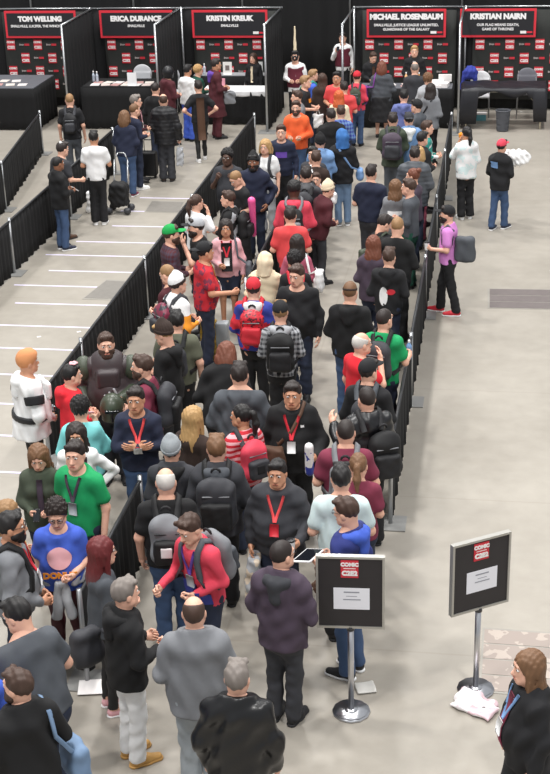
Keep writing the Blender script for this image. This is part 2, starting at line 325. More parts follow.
def build_person(u, v, face, label, top='tee black', bot='jeans ddenim', hair='short dark', skin='a', shoes='black', arms='front', h=1.74, w=1.0, f=False,
           lean=0, nod=0, turn=0, hat=None, beard=None, glasses=False, lanyard=None, sit=False, stride=0.0, pattern=None, hood=None, extra=(), group=None, inner=None, side=0):
    seed = len(PEOPLE)+11
    if hat and hair.split()[0] in ('curly', 'afro', 'bun'): hair = 'short '+hair.split()[1]
    q = Fig(); s = h/1.75; q.s = s
    hq = .0135 if v > 330 else (.018 if v > 180 else .022)
    dz = -.43 if sit else 0.0
    Rl = rx(-math.radians(lean))@np.array(Matrix.Rotation(math.radians(side), 3, 'Y')); piv = np.array([0, 0, .95])
    T = lambda p: Rl@(np.asarray(p, float)-piv)+piv+(0, 0, dz)
    q.T, q.Rl = T, Rl
    sh = (.15 if f else .167)*(1+(w-1)*.45); ax_ = (w-1)*.17 - (.02 if f else 0)
    la = arms if isinstance(arms, tuple) else (arms, arms)
    A = {}
    for sd, nm in ((1, la[0]), (-1, la[1])):
        e, wr, pl, hs = ARM[nm]; pw = max(0, w-1)*.22
        e = T((sd*(e[0]+ax_), e[1], e[2])); wr = T((sd*(wr[0]+ax_*.6), wr[1]+(pw if wr[1] > .1 else 0), wr[2])); A[sd] = (T((sd*sh, 0, 1.378)), e, wr, Rl@np.array([sd*pl[0], pl[1], pl[2]]), hs)
    q.A = A
    hip = .08*(1.05 if f else 1)*(1+(w-1)*.5)
    Lg = {}
    for sd in (1, -1):
        yy = sd*stride
        if sit: Lg[sd] = ((sd*hip, .02, .5), (sd*.11, .44, .5), (sd*.11, .42, .09))
        else: Lg[sd] = ((sd*hip, 0, .9), (sd*(hip+.002), .02+yy*.6, .49), (sd*(hip+.004), -.02+yy, .09))
    q.Lg = Lg
    def torso(t, k=.07, low=.88):
        c = lambda a, b, ra, rb, ky: cone(T(a), T(b), ra*(1+(w-1)*.9)+t, rb*(1+(w-1)*.9)+t, k, Rl, ky)
        hp = .182 if f else .17
        P = [c((0, -.01, low), (0, 0, 1.0), hp, hp-.01, .74), c((0, 0, 1.02), (0, .005, 1.16), .132 if f else .142, .14, .76), c((0, 0, 1.18), (0, 0, 1.34), .142, .148 if not f else .138, .72),
             cone(T((-sh+.03, -.01, 1.37)), T((sh-.03, -.01, 1.37)), .064+t, k=.06), cone(T((0, -.012, 1.385)), T((0, .0, 1.475)), .092+t, .06+t, .08)]
        if w > 1.1: P.append(ell(T((0, .05*w, 1.09)), ((.15*w+t), (.12*w+t), .17+t), .08))
        if f: P += [ell(T((sd*.062, .085, 1.27)), (.058+t, .056+t, .06+t), .04) for sd in (1, -1)]
        return P
    def arm(sd, t, t2, upto=1.0, fo=1.0):
        a, e, wr = A[sd][:3]; wa = 1+(w-1)*.6
        if upto < 1: return [cone(a, a+(e-a)*upto, .055*wa+t, .05*wa+t, .05)]
        return [cone(a, e, .051*wa+t*.9, .042*wa+t*.85, .05), cone(e, e+(wr-e)*fo, .041*wa+t*.8, .03*wa+t2, .03)]
    def legs(t, t2, fr=1.0):
        P = []
        for sd in (1, -1):
            a, b, c = map(np.array, Lg[sd]); wl = 1+(w-1)*.6
            P += [cone(a, b, (.08 if not f else .086)*wl+t, .056*wl+t, .04), cone(b, b+(c-b)*fr, .056*wl+t, .04+t2, .03)]
        return P
    # body: one surface from crown to feet
    hc = T((0, .032, 1.628)); Rh = Rl@rz(-math.radians(turn))@rx(-math.radians(nod-lean*.35))
    q.hc, q.Rh = hc, Rh
    bp = torso(-.008) + arm(1, -.004, 0) + arm(-1, -.004, 0) + legs(-.006, -.004) + [cone(T((0, -.01, 1.43)), hc+Rh@np.array([0, -.03, -.07]), .058, .054, .03)]
    for sd in (1, -1): c = np.array(Lg[sd][2]); bp.append(cone(c, c+(0, .11, -.045), .036, .026, .02))
    V, F = build(bp, max(hq, .016)); Vs = [V]; Fs = [F]; fm = [np.zeros(len(F))]; n = len(V)
    def addm(V, F, m):
        nonlocal n
        Vs.append(V); Fs.append(F+n); fm.append(m); n += len(V)
    HV, HF, HM = HEAD[0 if v > 300 else 1]
    addm(HV@Rh.T*1.07+hc, HF, HM)
    q.hand = {}
    for sd in (1, -1):
        a, e, wr, pl, hs = A[sd]; z = -(wr-e)/np.linalg.norm(wr-e); xx = -sd*(pl-(pl@z)*z); xx /= np.linalg.norm(xx); yy = np.cross(z, xx)
        M = np.stack([xx, yy, z], 1); hv, hf = HANDS[hs]
        if sd == -1: hv = hv*np.array([-1, 1, 1]); hf = hf[:, ::-1]
        addm(hv@M.T*1.06+wr, hf, np.zeros(len(hf))); q.hand[sd] = (wr - z*.1 - xx*sd*.03, M)
    V = np.concatenate(Vs)*s; F = np.concatenate(Fs)
    sk = SKIN[skin]; hs_, hcn = (hair.split()+['dark'])[:2]
    lip = tuple(int(x*y) for x, y in zip(sk, (.85, .66, .66)))
    mats = [mat('skin_'+skin, sk, .55, kind='flat'), mat('lips_'+skin, lip, .5, kind='flat'), mat('eye_white', (225, 222, 218), .3, kind='flat'), mat('eye_iris', (38, 26, 20), .2, kind='flat'), mat('hair_'+hcn, HAIR[hcn], .6, kind='flat')]
    o = mk('person', V, F, mats, fm=np.concatenate(fm)); q.o = o
    tag(o, label, 'person', group)
    ht = (hc + Rh@np.array([0, -.01, .134 + (.012 if hs_ not in ('bald', 'ring') else 0) + (.02 if hat else 0)]))*s
    th = math.radians(face)+azim(u, v); Rw = rz(-th); loc = at(u, v, ht[2]) - Rw@np.array([ht[0], ht[1], 0]); loc[2] = 0
    o.location = loc; o.rotation_euler.z = -th; q.loc, q.Rw, q.th = loc, Rw, th
    HMx = Matrix.Translation(Vector(hc*s)) @ Matrix([list(r) for r in Rh]).to_4x4() @ Matrix.Scale(s*1.07, 4)
    def onhead(name, style, m): c = share(name, hmesh(style), m, o); c.matrix_local = HMx; return c
    hm = mat('hair_'+hcn, HAIR[hcn], .6) if hcn != 'redfade' else mat('hair_redfade', (92, 84, 88), .6, kind='grad', col2=HAIR['redfade'])
    if hs_ not in ('bald', 'none'): onhead('hair', hs_, hm)
    if beard: onhead('beard', 'beard', hm)
    if hat:
        for part in hat if isinstance(hat, list) else [hat]:
            st, c = part.split()[:2]; c2 = (part.split()+[c])[2] if len(part.split()) > 2 else c
            if st == 'cap': a = onhead('cap', 'cap', cloth(c)); b = share('brim', hmesh('brim'), cloth(c2), a)
            elif st == 'capback': a = onhead('cap', 'cap', cloth(c)); b = share('brim', hmesh('brim'), cloth(c2), a); b.rotation_euler.z = math.pi
            elif st == 'beanie': a = onhead('beanie', 'beanie', cloth(c)); b = share('cuff', hmesh('cuff'), cloth(c2), a)
            elif st == 'hoodup': onhead('hood', 'hoodup', cloth(c))
            elif st == 'helmet': a = onhead('helmet', 'helmet', cloth(c, .4)); b = share('visor', hmesh('visor'), cloth('black', .2), a)
            else: onhead({'mask': 'face_mask', 'plume': 'hat_plume', 'flower': 'hair_flower', 'headband': 'headband', 'buzz': 'kippah', 'afro': 'wig'}.get(st, st), st, cloth(c))
    if glasses: onhead('glasses', 'glasses', mat('spectacle_frame', (25, 22, 22), .3, kind='flat'))
    # trousers
    bk, bc = bot.split()[:2]; bm = cloth(bc) if bk != 'leggings' else cloth(bc, .6)
    t, t2, fr, zc = {'jeans': (.014, .032, 1.0, .055), 'trousers': (.018, .042, 1.0, .05), 'leggings': (.004, .006, 1.0, .08), 'shorts': (.03, .03, .3, .55), 'skirt': (.02, .02, 1, .5)}[bk]
    nm = {'jeans': 'jeans', 'trousers': 'trousers', 'leggings': 'leggings', 'shorts': 'shorts', 'skirt': 'skirt'}[bk]
    base = [p for p in torso(-.001)[:2]]
    if bk == 'skirt': lp = base+[cone((0, 0, .93), (0, .02, .3), .17*w, .26*w, .05)]; ct = [plane((0, 0, .4), (0, 0, -1))]
    elif bk == 'shorts': lp = base+legs(t, t2, .05); ct = [plane((0, 0, zc), (0, 0, -1))]
    else: lp = base+legs(t, t2, fr); ct = [] if sit else [plane((0, 0, zc), (0, 0, -1))]
    ct.append(plane(T((0, 0, max(.95, {'coat': 1.0}.get(top.split()[0], .98)))), Rl@np.array([0, 0, 1])))
    V, F = build(lp, max(hq, .015), ct, folds(seed*3+1, .006, .13)); mk(nm, V*s, F, bm, o)
    # shoes
    sc = shoes.split(); sm = [cloth(sc[0], .6), cloth(sc[1] if len(sc) > 1 else 'black', .6)]
    for sd in (1, -1):
        c = np.array(Lg[sd][2])*s; a = share('shoe', SHOE, sm, o); a.location = (c[0], c[1]+.03, 0); a.rotation_euler.z = -sd*.12; a.scale = (s*(.88 if f else 1.02),)*3
    # top
    tw = top.split(); tk, tc = tw[0], tw[1]
    spec = {'tee': (.016, .0, 'tee', .86, .006), 'long': (.014, .012, 'long', .86, .006), 'sweater': (.022, .016, 'long', .86, .008), 'hoodie': (.026, .02, 'long', .84, .009), 'jacket': (.03, .022, 'long', .8, .009),
            'puffer': (.045, .034, 'long', .78, .004), 'leather': (.03, .022, 'long', .82, .01), 'coat': (.032, .024, 'long', .5, .01), 'tunic': (.036, .03, 'long', .78, .012), 'tank': (.012, 0, 'none', .88, .005), 'vest': (.018, .014, 'long', .82, .006), 'armour': (.035, .02, 'long', .86, .003)}[tk]
    t, t2, sl, hem, amp = spec; nm = {'tee': 't_shirt', 'long': 'long_sleeve_shirt', 'sweater': 'sweater', 'hoodie': 'hoodie', 'jacket': 'jacket', 'puffer': 'puffer_jacket', 'leather': 'leather_jacket', 'coat': 'coat', 'tunic': 'tunic', 'tank': 'tank_top', 'vest': 'shirt', 'armour': 'costume_armour'}[tk]
    tp = torso(t, .07, min(.86, hem)); cuts = [plane(T((0, 0, hem)), -Rl@np.array([0, 0, 1.0])), plane(T((0, 0, 1.478)), Rl@np.array([0, .42, 1]))]
    if tk in ('coat', 'tunic'): tp.append(cone((0, -.01, .9), (0, .0, .45), .175*w, .22*w, .06))
    if sl == 'long':
        for sd in (1, -1): tp += arm(sd, t*.75, t2*.8, fo=.97)
    elif sl == 'tee':
        for sd in (1, -1): tp += arm(sd, t+.004, 0, .62)
    if tk in ('hoodie',) or hood:
        hp = [T(p) for p in ((.11, -.02, 1.44), (.075, -.1, 1.45), (0, -.13, 1.43), (-.075, -.1, 1.45), (-.11, -.02, 1.44))]
        hprims = [cone(hp[i], hp[i+1], .042, k=.02) for i in range(4)] + [cone(T((0, -.13, 1.42)), T((0, -.155, 1.30)), .062, .04, .05, Rl, .7)]
        if hood: V, F = build(hprims+[cone(T((0, -.1, 1.4)), T((0, -.13, 1.3)), .09, .05, .05, Rl, .6)], hq, [], folds(seed, .004, .1)); mk('hood', V*s, F, cloth(hood), o)
        else: tp += hprims
    if tk in ('jacket', 'leather', 'puffer', 'coat'):
        rr = [T((.082*math.cos(a), -.012+.082*math.sin(a)*.95, 1.468)) for a in np.linspace(0, 2*math.pi, 11)]; cuts[1] = plane(T((0, 0, 1.515)), Rl@np.array([0, .42, 1])); tp += [cone(rr[i], rr[i+1], .024, k=.02) for i in range(10)]
        tp.append(cone(T((0, 0, 1.48)), T((0, .01, 1.6)), .05, .05, .012, sub=True))
    fd = folds(seed*5+2, amp)
    dsp = (lambda x, y, z: fd(x, y, z)-.011*np.abs(np.sin(z*math.pi/.075))) if tk == 'puffer' else fd
    V, F = build(tp, hq, cuts, dsp)
    rough = .33 if tk == 'leather' else (.5 if tk in ('puffer',) else (.5 if tk == 'armour' else .88))
    if pattern: pk, pc, psc = pattern; tm = mat('fabric_%s_%s_%s' % (tc, pk, pc), PAL[tc], .85, kind=pk, col2=PAL[pc], scale=psc)
    else: tm = cloth(tc, rough)
    q.top = mk(nm, V*s, F, tm, o); q.tp = tp; q.V = V
    q.seed, q.hq, q.w, q.f, q.torso, q.arm = seed, hq, w, f, torso, arm
    PEOPLE.append(q)
    q.label = label; q.v = v; q.u = u
    if inner:                                      # open jacket: the shirt shows as a panel down the chest
        pp, g = surf(q, [(x, z) for z in np.linspace(1.42, .98, 6) for x in (0,)], 1); strip(q, 'shirt_front', pp, g, .075 if len(inner.split()) < 2 else float(inner.split()[1]), cloth(inner.split()[0]))
    if lanyard: add_lanyard(q, lanyard)
    for e in extra: e(q)
    return q
def surf(q, xz, front=1, off=.006):
    y0 = .32*front; P = np.array([q.T((x, y0, z)) for x, z in xz]); d = q.Rl@np.array([0, -front*1.0, 0])
    for _ in range(40):
        dd = sdf(q.tp, P)-off
        P = P + d*np.clip(dd, 0, .05)[:, None]*.8
    _, g = proj(q.tp, P, off)
    return P, g
def strip(q, name, P, g, wid, m, thick=.005, parent=None, across=None):
    P = np.asarray(P); n = len(P); tn = np.gradient(P, axis=0); tn /= np.linalg.norm(tn, axis=1)[:, None]+1e-9
    sd = np.cross(tn, g); sd /= np.linalg.norm(sd, axis=1)[:, None]+1e-9
    a = P-sd*wid/2; b = P+sd*wid/2; V = np.concatenate([a-g*thick, b-g*thick, b+g*thick*.6, a+g*thick*.6]); F = []
    for i in range(n-1):
        for j in range(4): F.append((j*n+i, ((j+1) % 4)*n+i, ((j+1) % 4)*n+i+1, j*n+i+1))
    F += [(0, n, 2*n, 3*n), (n-1, 4*n-1, 3*n-1, 2*n-1)]
    return mk(name, V*q.s, np.array(F), m, parent or q.o)
def add_lanyard(q, spec):
    c, bc = (spec.split()+['white'])[:2]; lan = None
    for sd in (1, -1):
        pp, g = surf(q, [(sd*.075, 1.45), (sd*.066, 1.41), (sd*.045, 1.34), (sd*.02, 1.27), (sd*.003, 1.21)], 1, .008)
        a = strip(q, 'lanyard', pp, g, .026, cloth(c), parent=lan); lan = lan or a
    pp, g = surf(q, [(0, 1.2), (0, 1.15), (0, 1.08)], 1, .014); strip(q, 'badge', pp, g, .085, mat('badge_card', PAL[bc], .5, kind='flat'), parent=lan)
def printed(q, name, x0, x1, z0, z1, c, front=1, oval=False, n=7):
    xs = np.linspace(x0, x1, n); zs = np.linspace(z0, z1, n); pts = []
    cx, cz = (x0+x1)/2, (z0+z1)/2
    for z in zs:
        for x in xs:
            if oval:
                a, b = (x-cx)/((x1-x0)/2), (z-cz)/((z1-z0)/2); r = max(abs(a), abs(b)); l = math.hypot(a, b); kf = r/l if l > 0 else 0; pts.append((cx+a*kf*(x1-x0)/2, cz+b*kf*(z1-z0)/2))
            else: pts.append((x, z))
    P, g = surf(q, pts, front, .006+.004); N = n*n; V = np.concatenate([P+g*.001, P-g*.006]); F = []
    for i in range(n-1):
        for j in range(n-1): a = i*n+j; F.append((a, a+1, a+n+1, a+n)); F.append((a+N, a+n+N, a+n+1+N, a+1+N))
    return mk(name, V*q.s, np.array(F), cloth(c, .7), q.o)

QUEUE = []
def person(u, v, face, label, **k): QUEUE.append([u, v, face, label, k])
def person_(u, v, face, label, *a, **k):
    for n, x in zip(('top', 'bot', 'hair'), a): k[n] = x
    person(u, v, face, label, **k)
def settle(xwalls):
    """people who would stand inside one another shuffle a few centimetres along and across the queue"""
    n = len(QUEUE); GSM = np.array([r[4].get('group') == 'booth guests and staff' for r in QUEUE]); h0 = np.array([r[4].get('h', 1.74) for r in QUEUE]); H = h0.copy(); U0 = np.array([float(r[0]) for r in QUEUE]); U = U0.copy()
    W = np.array([r[4].get('w', 1.0) for r in QUEUE])
    pos = lambda: np.array([at(U[i], QUEUE[i][1], H[i])[:2] for i in range(n)])
    for it in range(160):
        P = pos(); dU = np.zeros(n); dH = np.zeros(n)
        for i in range(n):
            D = P[i]-P; d = np.hypot(D[:, 0], D[:, 1]*1.12); R = .25*(W[i]+W)
            for j in np.nonzero((d < R) & (np.arange(n) != i))[0]:
                g = (R[j]-d[j])
                dH[i] += -.12*g*(1 if D[j, 1] > 0 else -1); dU[i] += 14*g*(1 if D[j, 0] > 0 else -1)
            for (xw, y0, y1) in xwalls:
                if y0-.2 < P[i, 1] < y1+.2:
                    m = .34*max(W[i], 1.0); dx = P[i, 0]-xw
                    if abs(dx) < m: dU[i] += 30*(m-abs(dx))*(1 if dx > 0 else -1)
        dU[GSM] = 0; dH[GSM] = 0
        H = np.clip(H+dH, h0-.16, h0+.12); U = np.clip(U+dU, U0-np.where(U0 > 300, 9, 6), U0+6)
    for i in range(n): QUEUE[i][0] = U[i]; QUEUE[i][4]['h'] = H[i]
    for r in QUEUE: build_person(r[0], r[1], r[2], r[3], **r[4])
# ------------------------------------------------------------------ bags and held things: each a thing of its own beside its person
def wpos(q, p): return q.loc + q.Rw@(np.asarray(p)*q.s)
def pmesh(q, name, V, F, m, c, parent=None):            # verts given in the person's frame, object set at point c
    o = mk(name, (V-np.asarray(c))*q.s, F, m, parent)
    if parent is None: o.location = wpos(q, c); o.rotation_euler.z = -q.th
    return o
def backpack(c, c2, label, w=1.0, hgt=1.0, shift=0.0, drop=0.0, patch=None, group='backpacks worn in the queues', pat=None):
    def f(q):
        P, g = surf(q, [(shift, 1.32-drop), (shift, 1.12-drop)], -1, .0); y = min(P[:, 1].min(), 0)
        back = q.T((shift, 0, 1.2-drop)); cc = np.array([shift, P[:, 1].mean()-.083, P[:, 2].mean()-.01]); R = q.Rl
        L = lambda x, y_, z: cc + R@np.array([x, y_, z])
        m = cloth(c, .7) if not pat else mat('fabric_%s_%s' % (c, pat[1]), PAL[c], .35, kind=pat[0], col2=PAL[pat[1]], scale=pat[2])
        V, F = build([rbox(cc-R@np.array([0, 0, .02]), (.15*w, .078, .19*hgt), .072, R=R), ell(L(0, .01, .12*hgt), (.125*w, .075, .115), .06), ell(L(0, -.02, -.12*hgt), (.15*w, .085, .1), .06)], max(q.hq, .014), [], folds(q.seed, .006, .2))
        o = pmesh(q, 'backpack', V, F, m, cc); tag(o, label, 'backpack', group)
        V, F = build([rbox(L(0, -.1, -.075*hgt), (.12*w, .045, .11*hgt), .035, R=R)], max(q.hq, .014), [], folds(q.seed+1, .004, .12)); pmesh(q, 'front_pocket', V, F, cloth(c2, .7), cc, o)
        hp = [L(.04*math.cos(a), .05, .24*hgt+.035*math.sin(a)) for a in np.linspace(0, math.pi, 6)]
        V, F = build([cone(hp[i], hp[i+1], .011, k=.01) for i in range(5)], .008); pmesh(q, 'handle', V, F, cloth('black', .7), cc, o)
        zl = [L((i-1.5)*.0+0, -.092, .05+.1*hgt) for i in range(1)]
        V, F = build([cone(L(-.1*w, -.085, .085*hgt), L(.1*w, -.085, .085*hgt), .008, k=.01)], .007); pmesh(q, 'zip', V, F, cloth('grey' if c != 'grey' else 'black', .5), cc, o)
        for sd in (1, -1):
            x = sd*.105
            guess = np.array([q.T((x*.9, -.17, 1.36)), q.T((x, -.1, 1.46)), q.T((x, .0, 1.52)), q.T((x*1.05, .1, 1.46)), q.T((x*1.1, .17, 1.36)), q.T((x*1.2, .19, 1.24)), q.T((x*1.45, .14, 1.12)), q.T((x*1.7, .0, 1.05)), q.T((x*1.5, -.12, 1.02))])
            pp, g = proj(q.tp, guess, .012); S = strip(q, 'strap', pp, g, .055, cloth(c2, .75), thick=.009)
            S.parent = o; V = np.array([v.co for v in S.data.vertices])
            S.data.vertices.foreach_set('co', (V-cc*q.s).astype(np.float32).ravel())
        if patch:
            V, F = build([rbox(L(0, -.148, -.06), (.05, .006, .05), .005, R=R)], .008); pmesh(q, 'patch', V, F, cloth(patch), cc, o)
    return f
def sidebag(c, label, side=1, low=.78, size=(.16, .07, .17), strap='cross', sc=None, cat='bag', group=None, zc=None, yb=-.02, xb=None):
    """a bag hanging at the hip or under the arm from a shoulder strap"""
    size = tuple(a*.78 for a in size)
    def f(q):
        x0 = side*(.17+.25*(q.w-1)+.1); cc = np.array([x0+side*size[1]*.8, yb, zc or low+size[2]*.6]); sz = (size[1], size[0], size[2])
        if xb is not None: cc = np.array([side*xb, yb, zc]); sz = size; x0 = cc[0]
        V, F = build([rbox(cc, sz, min(size)*.8), ell(cc-(0, 0, size[2]*.3), (sz[0]*1.08, sz[1]*1.08, size[2]*.75), .05)], .014, [], folds(q.seed+7, .008, .16))
        o = pmesh(q, 'shoulder_bag' if cat == 'bag' else cat.replace(' ', '_'), V, F, cloth(c, .7), cc); tag(o, label, cat, group)
        top = cc[2]+size[2]-.02
        if strap == 'cross': guess = [(x0, .05, top), (side*.13, .2, 1.15), (0, .2, 1.3), (-side*.09, .12, 1.46), (-side*.1, 0, 1.52), (-side*.07, -.12, 1.44), (side*.05, -.2, 1.25), (side*.17, -.17, 1.1), (x0, -.05, top)]
        else: guess = [(x0, .08, top), (side*.2, .14, 1.2), (side*.15, .1, 1.42), (side*.13, 0, 1.5), (side*.15, -.1, 1.42), (side*.2, -.14, 1.2), (x0, -.08, top)]
        guess = np.array([q.T(p) if 0 < i < len(guess)-1 else np.array(p) for i, p in enumerate(guess)]); pp, g = proj(q.tp, guess, .012)
        pp[0] = guess[0]; pp[-1] = guess[-1]
        S = strip(q, 'strap', pp, g, .035, cloth(sc or c, .7), thick=.006); S.parent = o; V = np.array([v.co for v in S.data.vertices]); S.data.vertices.foreach_set('co', (V-cc*q.s).astype(np.float32).ravel())
    return f
def handbag(c, label, side=1, size=(.16, .06, .18), cat='bag', hl=.14, col2=None, group=None):
    """a carrier bag hanging from the hand"""
    def f(q):
        hp, M = q.hand[side]; cc = np.array(hp)-(0, 0, hl+size[2]-.02); cc[2] = max(cc[2], size[2]+.02)
        V, F = build([rbox(cc, (size[1], size[0], size[2]), .02)], .014, [], folds(q.seed+9, .012, .14))
        m = cloth(c, .6) if not col2 else mat('bag_%s_%s' % (c, col2), PAL[c], .5, kind='patch', col2=PAL[col2], scale=9)
        o = pmesh(q, 'carrier_bag', V, F, m, cc); tag(o, label, cat, group)
        P = []
        for k in (1, -1): a = cc+(0, k*size[0]*.5, size[2]-.02); P.append(cone(a, np.array(hp)-(0, 0, .01), .007, k=.005))
        V, F = build(P, .009); pmesh(q, 'handle', V, F, cloth(c, .6), cc, o)
    return f
def held(kind, c, label, side=1, cat=None, off=(0, 0, 0)):
    def f(q):
        hp, M = q.hand[side]; cc = np.array(hp)+np.array(off)+np.array([0, .03, .01])
        if kind == 'phone':
            R = rx(-.7); V, F = build([rbox(cc, (.037, .076, .006), .005, R=R)], .0055); o = pmesh(q, 'phone', V, F, mat('phone_body', PAL[c], .3, kind='flat'), cc)
            V, F = build([rbox(cc+R@np.array([0, .002, .0065]), (.033, .068, .0025), .002, R=R)], .0035); pmesh(q, 'screen', V, F, mat('phone_glass', (20, 22, 28), .1, kind='flat'), cc, o); cat_n = 'phone'
        elif kind == 'paper':
            R = rx(-.55)@rz(.2); V, F = build([rbox(cc+(0, .05, .01), (.11, .15, .006), .005, R=R)], .0065, [], folds(4, .003, .3)); o = pmesh(q, 'paper_sheet', V, F, mat('paper', PAL[c], .7, kind='flat'), cc); cat_n = 'paper'
        elif kind == 'cup':
            V, F = build([cone(cc-(0, 0, .05), cc+(0, 0, .06), .032, .04, .005)], .007, [plane(cc-(0, 0, .055), (0, 0, -1)), plane(cc+(0, 0, .065), (0, 0, 1))]); o = pmesh(q, 'cup', V, F, cloth(c, .4), cc)
            V, F = build([cone(cc+(0, 0, .066), cc+(0, 0, .072), .043, k=.01)], .007, [plane(cc+(0, 0, .062), (0, 0, -1)), plane(cc+(0, 0, .08), (0, 0, 1))]); pmesh(q, 'lid', V, F, cloth('black', .4), cc, o); cat_n = 'cup'
        elif kind == 'bottle':
            V, F = build([cone(cc-(0, 0, .08), cc+(0, 0, .06), .033, k=.005), cone(cc+(0, 0, .06), cc+(0, 0, .11), .033, .013, .01)], .007); o = pmesh(q, 'bottle', V, F, cloth(c, .2), cc)
            V, F = build([cone(cc+(0, 0, .12), cc+(0, 0, .135), .015, k=.004)], .005); pmesh(q, 'cap', V, F, cloth('white', .4), cc, o); cat_n = 'bottle'
        elif kind == 'tube':
            R = rx(-.2); V, F = build([cone(cc-(0, 0, .12), cc+(.0, .02, .16), .045, k=.005)], .01); o = pmesh(q, 'rolled_print', V, F, mat('bag_%s_royal' % c, PAL[c], .4, kind='patch', col2=PAL['royal'], scale=9), cc); cat_n = 'print'
        elif kind == 'tablet':
            R = rx(-.25); V, F = build([rbox(cc+(0, .06, .01), (.13, .1, .008), .006, R=R)], .0075); o = pmesh(q, 'tablet', V, F, cloth(c, .4), cc)
            V, F = build([rbox(cc+(0, .06, .01)+R@np.array([0, 0, .0075]), (.115, .085, .003), .002, R=R)], .0045); pmesh(q, 'screen', V, F, mat('phone_glass', (20, 22, 28), .1, kind='flat'), cc, o); cat_n = 'tablet'
        elif kind == 'plush':
            V, F = build([ell(cc+(0, .06, .04), (.075, .07, .08)), ell(cc+(.0, .08, .14), (.065, .06, .06)), ell(cc+(.05, .08, .2), (.025, .02, .03)), ell(cc+(-.05, .08, .2), (.025, .02, .03)), cone(cc+(.06, .1, .05), cc+(.1, .13, 0), .025), cone(cc+(-.06, .1, .05), cc+(-.1, .13, 0), .025)], .01, [], folds(5, .004, .05)); o = pmesh(q, 'plush_toy', V, F, cloth(c), cc)
            V, F = build([ell(cc+(0, .13, .13), (.03, .022, .024))], .007); pmesh(q, 'muzzle', V, F, cloth('white'), cc, o); cat_n = 'toy'
        elif kind == 'helmet':
            cc = cc+(0, .05, .0); V, F = build([ell(cc, (.125, .145, .15)), cone(cc, cc-(0, 0, .12), .125, .12, .03)], .011, [plane(cc-(0, 0, .14), (0, 0, -1))]); o = pmesh(q, 'helmet', V, F, cloth(c, .35), cc)
            V, F = build([rbox(cc+(0, .135, .0), (.08, .022, .018), .01), rbox(cc+(0, .138, -.06), (.014, .02, .06), .008)], .008); pmesh(q, 'visor', V, F, cloth('black', .15), cc, o); cat_n = 'helmet'
        elif kind == 'bundle':
            cc = cc+(0, .02, .08); V, F = build([ell(cc, (.3, .15, .15)), ell(cc+(.2, .02, .05), (.16, .12, .12), .06), ell(cc+(-.16, .02, -.02), (.16, .13, .14), .06)], .014, [], folds(8, .018, .13)); o = pmesh(q, 'plastic_bag_bundle', V, F, cloth(c, .4), cc); cat_n = 'bundle'
        elif kind == 'snack':
            V, F = build([ell(cc+(0, .02, .03), (.06, .045, .06))], .009, [], folds(2, .006, .05)); o = pmesh(q, 'plush_toy', V, F, cloth(c), cc); cat_n = 'toy'
        tag(o, label, cat or cat_n)
    return f
def bat(c, label):
    def f(q):
        a = q.T((.16, -.34, 1.0)); b = q.T((-.02, -.36, 1.62)); V, F = build([cone(a, b, .035, .062, .02)], .012); o = pmesh(q, 'inflatable_bat', V, F, cloth(c, .35), a); tag(o, label, 'bat')
    return f
# ------------------------------------------------------------------ costume pieces worn over a top
def waistcoat(q, c):
    V, F = build(q.torso(.032, .07, .9), q.hq, [plane(q.T((0, 0, .92)), -q.Rl@np.array([0, 0, 1.])), plane(q.T((0, 0, 1.44)), (0, .6, 1)), lambda x, y, z: np.abs(x)-.2], folds(q.seed, .004)); mk('waistcoat', V*q.s, F, cloth(c), q.o)
def cape(q, c, drop):
    w = q.w; P = q.torso(.05, .07, .9)+[cone(q.T((.18*w, 0, 1.37)), q.T((.3*w, 0, 1.5-drop)), .1, .1, .08), cone(q.T((-.18*w, 0, 1.37)), q.T((-.3*w, 0, 1.5-drop)), .1, .1, .08)]
    V, F = build(P, q.hq, [plane(q.T((0, 0, 1.5-drop)), (0, 0, -1)), plane(q.T((0, 0, 1.478)), (0, .42, 1))], folds(q.seed, .012)); mk('poncho', V*q.s, F, cloth(c), q.o)
def tail(q, c):
    P, g = surf(q, [(0, z) for z in np.linspace(1.42, .9, 7)], -1, .02); P = np.concatenate([P, [[0, P[-1][1]-.01, .7], [0.01, P[-1][1]-.01, .5]]]); g = np.concatenate([g, [[0, -1, 0]]*2]); strip(q, 'scarf', P, g, .17, cloth(c), thick=.012)
def kippah(q):
    V, F = build([ell((0, -.03, .062), (.066, .066, .078))], .008, [plane((0, -.03, .1), (0, .1, -1))]); R = q.Rh; mk('kippah', (V@R.T*1.05+q.hc)*q.s, F, cloth('white'), q.o)
def pauldrons(q, c):
    for sd in (1, -1):
        a = q.A[sd][0]; e = q.A[sd][1]; V, F = build([ell(a+(e-a)*.25+np.array([sd*.045, 0, .03]), (.105, .125, .14))], .0135, [plane(a+(e-a)*.55, e-a)]); mk('shoulder_plate', V*q.s, F, cloth(c, .5), q.o)
        V, F = build([cone(e+(q.A[sd][2]-e)*.3, e+(q.A[sd][2]-e)*.95, .075, .06)], .0135); mk('forearm_plate', V*q.s, F, cloth('moss', .4), q.o)
    for k in (0, 1, 2):
        P, g = surf(q, [(-.02+.05*k-.05, 1.16-.03*k)], 1, .01); V, F = build([cone(P[0]+np.array([-.012, 0, -.03]), P[0]+np.array([.012, 0, .03]), .014)], .008); mk('cartridge', V*q.s, F, cloth('ltgrey', .3), q.o)
    V, F = build(q.torso(.06, .07, 1.1)[2:3]+[rbox(q.T((0, .15, 1.28)), (.13, .06, .11), .05)], .0135, [plane((0, 0, 1.14), (0, 0, -1)), lambda x, y, z: np.abs(x)-.17]); mk('breastplate', V*q.s, F, cloth('umber', .45), q.o)
